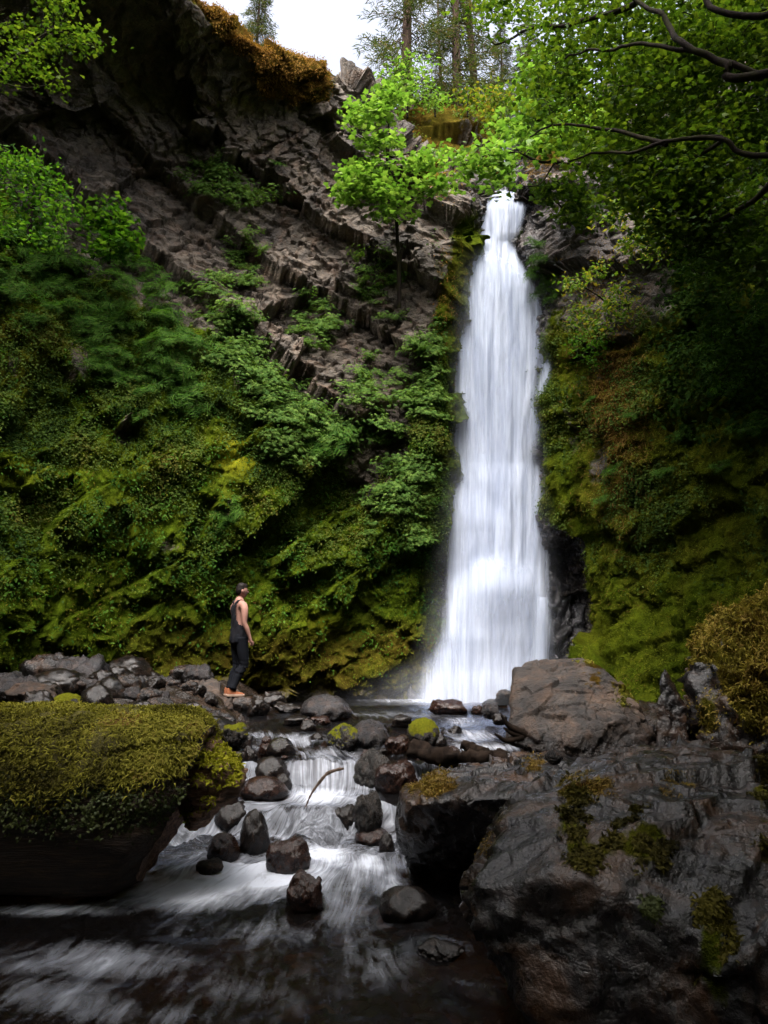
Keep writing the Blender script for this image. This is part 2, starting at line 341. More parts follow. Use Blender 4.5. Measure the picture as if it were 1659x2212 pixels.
def cliff_right():
    cols = []
    def col(L):
        c = [P(*e) for e in L]; r = c[-1]
        c.append(r+np.array([0.5, 1.5, 0.6])); c.append(r+np.array([3.0, 7, 2.0])); return c
    cols.append(col([(1110, 1525, 18), (1110, 1330, 18), (1110, 1150, 18), (1110, 950, 18.2), (1110, 760, 18.4), (1110, 600, 18.6), (1112, 480, 18.8), (1112, 400, 19), (1125, 350, 19.2)]))
    cols.append(col([(1178, 1525, 16.6), (1180, 1330, 16.7), (1180, 1150, 16.6), (1175, 950, 16.4), (1188, 760, 16.3), (1150, 600, 16.8), (1128, 480, 17.2), (1120, 390, 17.5), (1150, 325, 17.9)]))
    cols.append(col([(1215, 1525, 16.2), (1225, 1330, 16.4), (1200, 1150, 16.0), (1200, 950, 15.6), (1220, 760, 15.6), (1190, 600, 16.2), (1165, 480, 16.7), (1145, 390, 17.0), (1175, 315, 17.6)]))
    cols.append(col([(1265, 1525, 15.5), (1275, 1330, 15.8), (1255, 1150, 15.1), (1270, 950, 14.8), (1300, 760, 14.8), (1240, 600, 15.5), (1200, 480, 16.2), (1180, 380, 16.6), (1210, 300, 17.2)]))
    cols.append(col([(1285, 1525, 13.3), (1310, 1350, 14.5), (1330, 1150, 13.9), (1360, 950, 13.6), (1380, 760, 14), (1340, 600, 14.7), (1300, 470, 15.4), (1290, 360, 16.3), (1300, 250, 17.3)]))
    cols.append(col([(1380, 1530, 12.0), (1400, 1330, 13.0), (1410, 1150, 13.2), (1420, 950, 13.1), (1430, 760, 13.3), (1410, 600, 14), (1380, 450, 14.9), (1370, 320, 15.9), (1370, 180, 17)]))
    cols.append(col([(1500, 1560, 10.6), (1500, 1330, 11.6), (1500, 1150, 12.2), (1500, 950, 12.3), (1510, 760, 12.6), (1500, 600, 13.2), (1470, 450, 14.2), (1460, 300, 15.2), (1460, 130, 16.4)]))
    cols.append(col([(1659, 1600, 9.2), (1659, 1330, 10.0), (1659, 1150, 10.5), (1659, 950, 10.8), (1659, 750, 11.3), (1659, 550, 12), (1659, 350, 12.8), (1659, 150, 13.8), (1659, -50, 15)]))
    cols.append(col([(1900, 1640, 7.6), (1900, 1330, 8.2), (1900, 1150, 8.7), (1900, 950, 9.1), (1900, 750, 9.6), (1900, 500, 10.3), (1900, 250, 11.1), (1900, 0, 12.2), (1900, -250, 13.5)]))
    def wcol(pts):
        c = [W(*p) for p in pts]; r = c[-1]; c.append(r+np.array([2, 0.3, 0.8])); c.append(r+np.array([8, .5, 2.5])); return c
    cols.append(wcol([(6.0, 2, -1), (6.3, 2, 1), (6.6, 2, 2.5), (7, 2, 4), (7.6, 2, 5.8), (8.2, 2, 7.5), (9, 2, 9.5), (9.8, 2, 11.5), (10.8, 2, 13.5)]))
    cols.append(wcol([(5.5, -9, -1), (6, -9, 1), (6.5, -9, 2.5), (7, -9, 4), (7.6, -9, 5.8), (8.2, -9, 7.5), (9, -9, 9.5), (9.8, -9, 11.5), (10.8, -9, 13.5)]))
    C = np.array(cols).transpose(1, 0, 2)
    G = net(C, 560, 520)
    def mossf(vx, vy, p):
        nz = fbm(p, 0.9, 4, 177)
        m = 0.95*sm(560, 760, vy+nz*90+0.25*(vx-1300)) + 0.0*vx
        edge = np.interp(vy, [400, 600, 750, 900, 1100, 1150, 1300, 1450], [1150, 1185, 1195, 1180, 1185, 1240, 1285, 1270])
        m = m*sm(-12, 14, vx-edge+nz*14)
        for cx, cy, rx, ry, a in [(1260, 540, 60, 60, .5), (1235, 930, 16, 90, .5), (1300, 960, 14, 60, .4), (1330, 640, 30, 30, .4), (1450, 700, 60, 30, .5), (1490, 900, 30, 14, .7), (1300, 790, 22, 60, .5), (1345, 720, 30, 40, .6), (1290, 1010, 20, 60, .45), (1420, 640, 50, 30, .5), (1250, 680, 30, 50, .4)]:
            m = m-a*gs(vx, vy, cx, cy, rx, ry)
        m = np.maximum(m, 0.75*sm(-0.1, 0.4, nz)*gs(vx, vy, 1200, 620, 60, 60))
        m = np.maximum(m, 0.8*sm(1420, 1500, vx)*sm(200, 0, vy))
        m = np.maximum(m, gs(vx, vy, 1185, 340, 40, 26)*.8)
        tint = 0.95*gs(vx, vy, 1330, 820, 60, 140)+0.7*gs(vx, vy, 1290, 600, 60, 60)+0.6*gs(vx, vy, 1340, 1000, 60, 160)+.75*gs(vx, vy, 1180, 350, 50, 60)+0.06+.12*sm(1300, 1200, vy)*sm(1350, 1450, vx)
        tint = tint*(1-0.7*gs(vx, vy, 1220, 900, 60, 250))
        br = 0.12*gs(vx, vy, 1330, 1370, 60, 60)+.1*gs(vx, vy, 1225, 780, 40, 60)
        wet = 1.0*sm(25, -15, vx-edge) + 0.15
        return np.clip(m, 0, 1), np.clip(tint, 0, 1), np.clip(br, 0, 1), np.clip(wet, 0, 1)
    return build_cliff('cliff', G, mossf, M_CLIFF_R, 0.95, 1.15, 5)

FALL = np.array([  # vy, left, right, depth
 (400, 1078, 1130, 18.2), (420, 1064, 1131, 17.45), (450, 1048, 1133, 17.2), (500, 1038, 1116, 17.05), (522, 1024, 1098, 17.0), (560, 1006, 1114, 16.92), (620, 996, 1148, 16.85),
 (690, 990, 1172, 16.8), (760, 988, 1192, 16.7), (800, 989, 1188, 16.65), (900, 986, 1170, 16.55), (1000, 984, 1166, 16.45), (1040, 982, 1168, 16.33), (1062, 978, 1170, 16.29), (1150, 977, 1175, 16.16),
 (1190, 976, 1174, 16.08), (1215, 974, 1173, 16.03), (1300, 969, 1176, 15.85), (1380, 958, 1180, 15.55), (1450, 938, 1178, 15.45), (1500, 916, 1172, 15.3), (1530, 906, 1172, 15.2)])
def wet_back():
    C = []
    for vy, l, r, d in FALL:
        w = max(r-l, 90); C.append([P(l-w*0.9, vy, d+1.6), P(l-w*0.25, vy, d+0.55), P((l+r)/2, vy, d+0.36), P(r+w*0.25, vy, d+0.5), P(r+w*0.9, vy, d+1.6)])
    G = net(np.array(C)[::-1], 260, 160)
    p = G.reshape(-1, 3); n = gnorm(G).reshape(-1, 3)
    a, _ = facets(p, (0.55, 0.5, 0.35), 61, RBED, 1.2); b, _ = facets(p, (0.2, 0.2, 0.12), 62, RBED, 1.2)
    q = p+n*(0.12*a+0.05*b)[:, None]
    z = np.zeros(len(q)); vx, vy = proj(q)
    m = 0.75*gs(vx, vy, 1130, 520, 20, 30)
    tag(mk('rock_face', q, grid_faces(260, 160), M_WET, attrs=dict(moss=m, tint=z, bright=z, wet=z+0.6)), kind='structure')

def knoll():
    # rocky mound above and behind the falls
    C = []
    for vy0, dy in ((470, 0), (400, .3), (330, .9), (270, 1.6), (235, 2.6), (228, 5), (225, 10)):
        row = []
        for vx, top in ((700, 120), (800, 60), (880, 10), (940, 0), (1010, 10), (1060, 40), (1078, 140), (1090, 190)):
            row.append(P(vx, vy0+top*(470-vy0)/240., 19.3+dy+ (0.0 if vx < 1050 else (vx-1050)*.05)))
        C.append(row)
    G = net(np.array(C), 160, 200)
    def mossf(vx, vy, p):
        nz = fbm(p, 1.1, 4, 277)
        m = 0.55+0.8*nz+0.5*sm(330, 240, vy)
        return np.clip(m, 0, 1), np.clip(0.75+0*vx, 0, 1), 0*vx, 0*vx
    build_cliff('hill', G, mossf, M_CLIFF, 0.8, 0.8, 9)

def shade_hill():
    # unseen hillside added behind the viewer to block light from downstream
    C = []
    for y, z in ((-7.5, -1.5), (-8.5, 1.5), (-9.5, 5), (-11, 9), (-13.5, 13), (-18, 16), (-26, 19)):
        C.append([W(x, y+.02*x*x*(-1 if z < 12 else 0)*-.5, z+.03*abs(x)) for x in (-16, -10, -5, 0, 5, 10, 16)])
    G = net(np.array(C), 90, 120)[:, ::-1]
    build_cliff('hill', G, lambda vx, vy, p: (0*vx+.8, 0*vx+.6, 0*vx, 0*vx), M_CLIFF_R, .6, 1.0, 13)
cliff_left(); cliff_right(); wet_back(); knoll(); shade_hill()

def on_cliff(vx, vy, rad=7, only=None):
    best = None
    for c in CLIFFS:
        if only is not None and c is not CLIFFS[only]: continue
        k = np.where((np.abs(c['vx']-vx) < rad) & (np.abs(c['vy']-vy) < rad) & (c['p'][:, 1] > 1))[0]
        if len(k):
            j = k[np.argmin(c['d'][k])]
            if best is None or c['d'][j] < best[0]: best = (c['d'][j], c['p'][j].astype(float), c['n'][j].astype(float))
    if best is None: return on_cliff(vx, vy, rad*2.5, only) if rad < 60 else (P(vx, vy, 14), np.array([0, -1., 0]))
    return best[1], best[2]

# ------------------------------------------------------------------ stream, bed, ground
STREAM = []
def zw(x, y):
    x = np.asarray(x, float); y = np.asarray(y, float)
    w1 = 0.18*np.sin(x*2.3+0.6)+0.10*np.sin(x*5.1+2)
    w2 = 0.14*np.sin(x*3.1+1.5)+0.08*np.sin(x*7.3)
    w3 = 0.12*np.sin(x*3.7+4.0)+0.07*np.sin(x*8.9+1)
    z = -0.04*sm(11.0, 9.6, y+w1)
    z = z-0.10*sm(9.55, 9.15, y+w2)
    z = z-0.24*sm(8.70, 8.42, y+w1*0.8+w3*.5)
    z = z-0.28*sm(7.72, 7.42, y+w3+0.25*(x+0.8)**2*0.3)
    return z
def bed(x, y):
    z = zw(x, y)-0.24
    left = 0.66*sm(-1.55, -3.0, x+0.15*np.sin(y*2.1))*sm(7.9, 8.6, y)
    right = 0.5*sm(1.8, 3.4, x)*sm(6.5, 8.0, y)
    return z+left+right
def sheet(name, xs, ys, zf, mat, extra=None):
    X, Y = np.meshgrid(xs, ys); X = X.ravel(); Y = Y.ravel(); Z = zf(X, Y)
    V = np.stack([X, Y, Z], 1)
    return V, grid_faces(len(ys), len(xs))
def build_water():
    ys = np.concatenate([np.linspace(0.2, 3.6, 60), np.linspace(3.62, 7.2, 170), np.linspace(7.21, 9.4, 260), np.linspace(9.42, 12, 90), np.linspace(12.05, 18.4, 70)])
    xs = np.concatenate([np.linspace(-7, -2.6, 60), np.linspace(-2.58, 2.2, 330), np.linspace(2.25, 6, 40)])
    X, Y = np.meshgrid(xs, ys); X = X.ravel(); Y = Y.ravel()
    p = np.stack([X, Y, np.zeros_like(X)], 1)
    Z = zw(X, Y)
    slope = np.abs(np.gradient(Z.reshape(len(ys), len(xs)), ys, axis=0)).ravel()
    # flow coordinates: s down the stream, t across it
    ox, oy = -0.55, 8.9
    XE = X.copy()          # streamlines part round every stone that breaks the surface
    for sx_, sy_, a_, b_ in STREAM:
        r2 = np.maximum((X-sx_)**2+((Y-sy_)*.8)**2, (a_+.03)**2); XE = XE-np.clip(a_*a_*(X-sx_)/r2, -.25, .25)*.9
    dx, dy = XE-ox, Y-oy
    low = sm(7.6, 6.9, Y)
    ang = np.arctan2(dx, -(dy)+1e-6); rad = np.hypot(dx, dy)
    t = (XE+0.12*np.sin(Y*2.0))*(1-low) + (ang*1.9)*low
    s = (-Y)*(1-low) + rad*low
    flow = np.stack([t, s, low], 1)
    rip = 0.022*fbm(np.stack([t*7, s*1.5, 0*t], 1), 1, 4, 301)+0.020*fbm(p, 3.0, 4, 302)
    rip = rip*(0.9+0.5*sm(13.5, 9, Y))
    chut = 0.08*fbm(np.stack([t*6, s*0.9, 0*t+3], 1), 1, 4, 303)*np.clip(slope*2, 0, 1)
    lumps = np.zeros_like(X)
    for cx, cy, r, a in [(-0.75, 7.28, 0.16, 0.12), (-0.42, 7.95, 0.14, 0.05), (-0.05, 6.7, .3, .05), (-.3, 6.35, .3, .05), (1.15, 8.9, 0.3, 0.10), (0.75, 8.7, .25, .06)]:
        lumps += a*np.exp(-((X-cx)**2+(Y-cy)**2)/r**2)
    Z = Z+rip+chut+lumps
    vx, vy = proj(np.stack([X, Y, Z], 1))
    foam = 0.52*sm(0.15, 0.6, slope)*sm(1.6, 0.25, X)
    def g(cx, cy, rx, ry, a):
        nonlocal foam
        foam = np.maximum(foam, a*gs(vx, vy, cx, cy, rx, ry))
    g(690, 1720, 110, 26, .95); g(560, 1740, 60, 16, .8); g(560, 1890, 200, 46, .98); g(420, 1925, 190, 38, .92); g(680, 1850, 110, 34, .95); g(280, 1905, 90, 22, .75)
    g(800, 1870, 80, 44, .85); g(740, 1960, 60, 80, 0.50); g(640, 2020, 260, 50, 0.34); g(250, 2080, 260, 44, 0.37); g(120, 2150, 200, 50, 0.32); g(480, 2130, 230, 80, 0.29); g(330, 2190, 240, 40, 0.32)
    g(1020, 1590, 60, 14, .62); g(1050, 1615, 80, 10, .75); g(1000, 1560, 40, 12, .5); g(640, 1600, 70, 16, .6); g(700, 1630, 60, 16, .6); g(860, 1545, 200, 10, .28); g(960, 1513, 150, 6, .75); g(760, 1640, 40, 20, .6)
    g(560, 1590, 50, 12, .45); g(800, 2070, 120, 60, 0.24); g(840, 1900, 40, 40, .7); g(100, 1965, 200, 14, .42)
    foam = foam*np.where(low > .5, .78+.9*np.clip(.5+fbm(p, 1.1, 4, 308), 0, 1), 1)
    for sx_, sy_, a_, b_ in STREAM:
        dd = np.sqrt(((X-sx_)/(a_+.05))**2+((Y-sy_)/(b_+.05))**2)
        foam = np.maximum(foam, (0.14+.45*foam)*np.exp(-((dd-1.0)/.18)**2)*(.6+.8*fbm(p, 6, 3, 307))*sm(11.5, 9.0, Y))
        Z += 0.035*np.exp(-((dd-1.05)/.35)**2)*sm(-.6, .5, (Y-sy_)/(b_+.05))
        foam = np.where(foam < .9, foam*(1-.55*np.exp(-((X-sx_)/(a_*.7+.02))**2-((Y-(sy_-b_-.12))/.16)**2)), foam)
    foam = np.clip(foam, 0, 1)
    N = NT('stream water'); o = N.obj()
    fl = N.attr('flow').outputs['Vector']
    st = N.noise(N.map(fl, (10, 0.9, 1)), 1.0, 6, 0.62, 1.8); st2 = N.noise(N.map(fl, (52, 2.2, 1)), 1.0, 4, 0.7, 0.5); cl = N.noise(o, 3.0, 5, 0.6, 0.6)
    sv = N.math('ADD', N.math('MULTIPLY', st, 0.5), N.math('ADD', N.math('MULTIPLY', st2, 0.25), N.math('MULTIPLY', cl, 0.25)))
    f = N.attr('foam').outputs['Fac']
    k = N.math('ADD', f, N.math('MULTIPLY', N.math('SUBTRACT', sv, 0.5), 2.3))
    k = N.ramp(k, [(0.15, 0.0), (0.55, 0.25), (1.2, 0.92)])
    k = N.math('MULTIPLY', k, N.ramp(f, [(0.03, 0.0), (0.3, 1.0)]))
    bmp = N.bump(N.math('ADD', sv, N.math('MULTIPLY', N.noise(o, 16, 4, 0.6, 0.8), 0.3)), 0.55, 0.05)
    fr = N.n('ShaderNodeFresnel', IOR=1.33, Normal=bmp).outputs[0]
    clear = N.n('ShaderNodeBsdfTransparent', Color=(0.48, 0.33, 0.2, 1))
    gl = N.n('ShaderNodeBsdfGlossy', Color=(0.72, 0.80, 0.95, 1), Roughness=0.13, Normal=bmp)
    body = N.n('ShaderNodeBsdfDiffuse', Color=(0.012, 0.010, 0.009, 1))
    w0 = N.n('ShaderNodeMixShader', i0=0.25, i1=clear.outputs[0], i2=body.outputs[0])
    w = N.n('ShaderNodeMixShader', i0=fr, i1=w0.outputs[0], i2=gl.outputs[0])
    fo = N.bsdf(Base__Color=(0.62, 0.66, 0.75, 1), Roughness=0.6, Normal=N.bump(sv, 0.5, 0.06))
    M = N.done(N.n('ShaderNodeMixShader', i0=k, i1=w.outputs[0], i2=fo.outputs[0]))
    tag(mk('stream', np.stack([X, Y, Z], 1), grid_faces(len(ys), len(xs)), M, attrs=dict(foam=foam), vec=dict(flow=flow)), kind='structure')
    # bed and banks
    M_BED = rock_mat('stream bed', (0.008, 0.006, 0.005), (0.024, 0.017, 0.012), (0.065, 0.042, 0.027), rough=(0.25, 0.6), rust=0.3, crackh=0.0)
    xs = np.linspace(-9, 8, 340); ys = np.linspace(-2, 19, 420)
    X, Y = np.meshgrid(xs, ys); X = X.ravel(); Y = Y.ravel(); p = np.stack([X, Y, 0*X], 1)
    h, _ = facets(p, (0.4, 0.4, 0.4), 71, None, 1.0); h2, _ = facets(p, (0.14, 0.14, 0.2), 72, None, 1.0)
    Z = bed(X, Y)+0.07*h+0.03*h2+0.05*fbm(p, 2, 3, 73)
    z = np.zeros(len(X))
    tag(mk('stream_bed', np.stack([X, Y, Z], 1), grid_faces(420, 340), M_BED, attrs=dict(moss=z+0.12*sm(0.1, 0.3, Z), tint=z+.4, bright=z, wet=z+.6)), kind='structure')
    g = np.linspace(-1, 1, 41); g = np.sign(g)*np.abs(g)**2*90; X, Y = np.meshgrid(g, g+10)
    Zg = np.full(X.size, -1.6)
    M_SOIL = plain('forest soil', (0.035, 0.026, 0.016), 0.95, 0.4, 2.0, 0.6, 0.05)
    tag(mk('ground', np.stack([X.ravel(), Y.ravel(), Zg], 1), grid_faces(41, 41), M_SOIL), kind='structure')

# ------------------------------------------------------------------ waterfall
def waterfall():
    N = NT('falling water'); fl = N.attr('flow').outputs['Vector']
    a = N.noise(N.map(fl, (5, 0.42, 1)), 1.0, 5, 0.55, 0.5); b = N.noise(N.map(fl, (13, 0.4, 1)), 1.0, 4, 0.55, 0.5)
    sv = N.math('ADD', N.math('MULTIPLY', a, 0.6), N.math('MULTIPLY', b, 0.4))
    d = N.attr('dens').outputs['Fac']
    k = N.math('ADD', d, N.math('MULTIPLY', N.math('SUBTRACT', sv, 0.5), 0.8))
    k = N.ramp(k, [(0.02, 0.0), (0.85, 1.0)])
    k = N.math('MULTIPLY', k, N.ramp(d, [(0.0, 0.0), (0.2, 1.0)]))
    col = N.ramp(sv, [(0.36, (0.40, 0.46, 0.60)), (0.62, (0.64, 0.70, 0.82))])
    nb = N.bump(sv, 0.14, 0.10)
    df = N.n('ShaderNodeBsdfDiffuse', Color=col, Normal=nb); tr = N.n('ShaderNodeBsdfTranslucent', Color=col)
    w = N.n('ShaderNodeMixShader', i0=0.3, i1=df.outputs[0], i2=tr.outputs[0])
    M = N.done(N.n('ShaderNodeMixShader', i0=k, i1=N.n('ShaderNodeBsdfTransparent').outputs[0], i2=w.outputs[0]))
    base = P(1030, 1512, 15.4)
    root = empty('waterfall', base, 'tall narrow white waterfall pouring from the notch in the cliff into the pool', 'waterfall')
    def curtain(name, tab, nu, nv, dens, off=0.0, bulge=0.22, amp=0.05, seed=0, inset=0.0):
        tab = np.array(tab, float); C = []
        vy = np.interp(np.linspace(0, 1, nv), np.linspace(0, 1, len(tab)), tab[:, 0])
        l = np.interp(vy, tab[:, 0], tab[:, 1]); r = np.interp(vy, tab[:, 0], tab[:, 2]); d = np.interp(vy, tab[:, 0], tab[:, 3])
        kk = np.hanning(9); kk /= kk.sum()
        sm1 = lambda q: np.convolve(np.pad(q, 4, mode='edge'), kk, 'valid')
        l, r, d = sm1(l), sm1(r), sm1(d)
        u = np.linspace(0, 1, nu)
        U, VY = np.meshgrid(u, vy); L = (l-.07*(r-l)-4)[:, None]; Rr = (r+.07*(r-l)+8)[:, None]
        XV = (L+inset*(Rr-L))+U*(Rr-L)*(1-2*inset)
        D = d[:, None]+off-bulge*np.sin(np.pi*U)
        # two slanting ledges under the water throw it forward
        D = D-0.16*sm(0, 70, VY-(1050+.5*np.clip(XV-1010, 0, 200)+9*np.sin(XV*.05+seed)))*sm(1150, 1040, XV)*sm(1260, 1120, VY)-0.17*sm(0, 90, VY-(1190+.004*(XV-1090)**2+7*np.sin(XV*.07+seed)))*sm(1420, 1250, VY)
        pts = np.zeros((nv, nu, 3))
        aa = (XV-829.5)/1659; bb = (1106-VY)/1659; tt = D/(cP-bb*sP)
        pts[..., 0] = aa*tt; pts[..., 1] = D; pts[..., 2] = CZ+tt*(bb*cP+sP)
        fx = (XV-1070)/100.; fz = -pts[..., 2]
        fv = np.stack([fx, fz, np.full_like(fx, seed)], 2).reshape(-1, 3)
        nzv = fbm(fv*np.array([4.5, .55, 1]), 1, 4, 401+seed).reshape(nv, nu)
        pts[..., 1] -= amp*nzv*2
        q = pts.reshape(-1, 3)-base
        dn = dens(U, VY, XV).ravel()
        return mk(name, q, grid_faces(nv, nu)[:, ::-1], M, root, attrs=dict(dens=np.clip(dn, 0, 1.3)), vec=dict(flow=fv))
    T = FALL.tolist()
    e = lambda U, w: sm(0, w, U)*sm(0, w, 1-U)
    def dens_main(U, VY, XV):
        d = 1.25*e(U, 0.20)
        d = d*(0.42+0.58*sm(490, 590, VY))
        d = d-0.45*gs(XV, VY, 1110, 1330, 30, 130)-0.25*gs(XV, VY, 1060, 1400, 18, 100)-0.12*gs(XV, VY, 1040, 1000, 30, 60)-0.3*gs(XV, VY, 1000, 1420, 30, 90)
        d = d+0.3*gs(XV, VY, 1080, 1210, 60, 26)+.2*gs(XV, VY, 1010, 1065, 40, 26)-.25*gs(XV, VY, 1020, 1010, 60, 30)-.2*gs(XV, VY, 1120, 1150, 40, 26)
        return d*sm(404, 418, VY)
    curtain('main_curtain', T, 150, 420, dens_main, seed=0)
    def dens_front(U, VY, XV):
        d = 0.62*e(U, 0.3)*sm(520, 600, VY)
        return d+0.3*gs(XV, VY, 1080, 1200, 70, 30)+.25*gs(XV, VY, 1150, 850, 30, 60)-0.35*gs(XV, VY, 1110, 1340, 36, 120)
    curtain('front_veil', [r for r in T if r[0] > 505], 110, 340, dens_front, off=-0.22, amp=0.07, seed=3, inset=0.05)
    # white ribbons where ledges throw the water out
    rib = lambda U, VY, XV: 0.95*e(U, 0.45)
    curtain('ledge_ribbon', [(752, 1178, 1196, 16.35), (790, 1172, 1194, 16.25), (840, 1158, 1186, 16.2), (900, 1142, 1172, 16.15), (980, 1128, 1162, 16.1), (1060, 1118, 1158, 16.0)], 24, 120,
            lambda U, VY, XV: e(U, 0.5)*(0.9*sm(1060, 800, VY)+.02)*sm(752, 800, VY), off=-0.2, bulge=.06, amp=.02, seed=5)
    curtain('ledge_ribbon', [(1178, 1085, 1135, 15.9), (1195, 1040, 1160, 15.7), (1230, 1000, 1168, 15.55), (1300, 985, 1172, 15.45), (1420, 960, 1176, 15.3)], 70, 140,
            lambda U, VY, XV: e(U, 0.4)*(0.7*sm(1400, 1220, VY))*sm(0, 60, VY-1178-22*np.cos((XV-1110)/26.)-.0022*(XV-1100)**2)*(1-.6*gs(XV, VY, 1110, 1360, 30, 110)), off=-0.12, bulge=.2, amp=.05, seed=7)
    curtain('ledge_ribbon', [(1290, 1160, 1178, 15.4), (1340, 1155, 1182, 15.3), (1420, 1145, 1180, 15.2), (1505, 1130, 1172, 15.1)], 24, 90,
            lambda U, VY, XV: 0.9*e(U, 0.45), off=-0.1, bulge=.06, amp=.02, seed=9)
    curtain('side_trickle', [(440, 1033, 1040, 17.5), (470, 1032, 1040, 17.4), (510, 1034, 1046, 17.2)], 10, 40, lambda U, VY, XV: 0.6*e(U, 0.45), bulge=.03, amp=.01, seed=11)
    N2 = NT('drifting spray'); a2 = N2.noise(N2.obj(), 1.1, 4, 0.55, 0.5); k2 = N2.math('MULTIPLY', N2.attr('dens').outputs['Fac'], N2.ramp(a2, [(0.3, 0.35), (0.7, 1.0)]))
    d2 = N2.n('ShaderNodeBsdfDiffuse', Color=(.78, .82, .90, 1)); t2 = N2.n('ShaderNodeBsdfTranslucent', Color=(.78, .82, .90, 1))
    M_main = M; M_SPRAY = N2.done(N2.n('ShaderNodeMixShader', i0=k2, i1=N2.n('ShaderNodeBsdfTransparent').outputs[0], i2=N2.n('ShaderNodeMixShader', i0=.5, i1=d2.outputs[0], i2=t2.outputs[0]).outputs[0]))
    wide = [(vy, l-(22+.03*max(0, vy-600)), r+22+.01*max(0, vy-600), d-.1) for vy, l, r, d in T if vy > 505]
    for o_, q_, sd in ((.05, .15, 17), (-.35, .13, 19), (-.7, .10, 21)):
        v = curtain('spray_veil', wide, 60, 200, lambda U, VY, XV: q_*e(U, 0.5)*sm(520, 640, VY)*(1+.8*sm(1250, 1500, VY)), off=o_, bulge=.3, amp=.05, seed=sd); v.data.materials[0] = M_SPRAY
    for o_, q_, w_ in ((-.5, .13, 50), (-.9, .09, 90), (-1.3, .06, 130)):
        v = curtain('spray_veil', [(1380, 985, 1120, 15.4), (1440, 900-w_*.5, 1160+w_*.2, 15.3), (1500, 850-w_, 1180+w_*.4, 15.1), (1524, 830-w_, 1190+w_*.5, 15.0)], 60, 80, lambda U, VY, XV: q_*e(U, .5)*sm(1385, 1470, VY), off=o_, bulge=.3, amp=.1, seed=23); v.data.materials[0] = M_SPRAY
    curtain('spray_skirt', [(1330, 955, 1000, 15.5), (1400, 925, 1010, 15.4), (1460, 895, 1020, 15.2), (1520, 860, 1040, 15.0)], 40, 80,
            lambda U, VY, XV: 0.42*e(U, 0.5)*sm(1320, 1420, VY), bulge=.25, amp=.05, seed=13)
waterfall()
# ------------------------------------------------------------------ boulders and stones
M_DARK = rock_mat('dark wet boulder', (0.0026, 0.0025, 0.0029), (0.009, 0.0084, 0.0092), (0.040, 0.036, 0.037), rough=(0.15, 0.42), moss_scale=9, rust=0.45, spec=0.5, detail=1.3, crackh=0.07, bumpk=0.55, patch=(1.8, 1.2, 0.8))
M_LIGHT = rock_mat('dry grey boulder', (0.010, 0.009, 0.009), (0.040, 0.034, 0.031), (0.135, 0.107, 0.088), rough=(0.5, 0.8), moss_scale=9, rust=0.35, detail=1.8, crackh=0.12, bumpk=0.9, patch=(1.35, 1.1, 0.9))
M_BROWN = rock_mat('brown stone', (0.018, 0.011, 0.008), (0.026, 0.017, 0.0125), (0.068, 0.045, 0.033), rough=(0.35, 0.7), moss_scale=10, rust=0.5, detail=2, crackh=0.0)
M_BLACK = rock_mat('black wet stone', (0.002, 0.0018, 0.0018), (0.006, 0.0048, 0.0045), (0.018, 0.014, 0.012), rough=(0.10, 0.32), moss_scale=10, rust=0.15, spec=0.38, detail=2.4, crackh=0.0, bumpk=0.4)
M_BLUE = rock_mat('blue grey stone', (0.010, 0.0105, 0.012), (0.017, 0.017, 0.020), (0.045, 0.045, 0.051), rough=(0.16, 0.45), moss_scale=10, rust=0.2, detail=2, crackh=0.08, patch=(1.4, 1.15, 0.95))
M_RED = rock_mat('reddish wet stone', (0.007, 0.0035, 0.0025), (0.016, 0.007, 0.005), (0.045, 0.022, 0.016), rough=(0.10, 0.32), moss_scale=10, rust=0.18, spec=0.38, detail=2.4, crackh=0.0, bumpk=0.4)
M_MOSSY = rock_mat('mossy stone', (0.005, 0.0045, 0.004), (0.016, 0.014, 0.012), (0.045, 0.04, 0.035), rough=(0.15, 0.42), moss_scale=12, rust=0.2, detail=2, crackh=0.0,
                   mosscols=[(0.30, (0.03, 0.035, 0.004)), (0.48, (0.10, 0.11, 0.010)), (0.70, (0.22, 0.22, 0.022))])

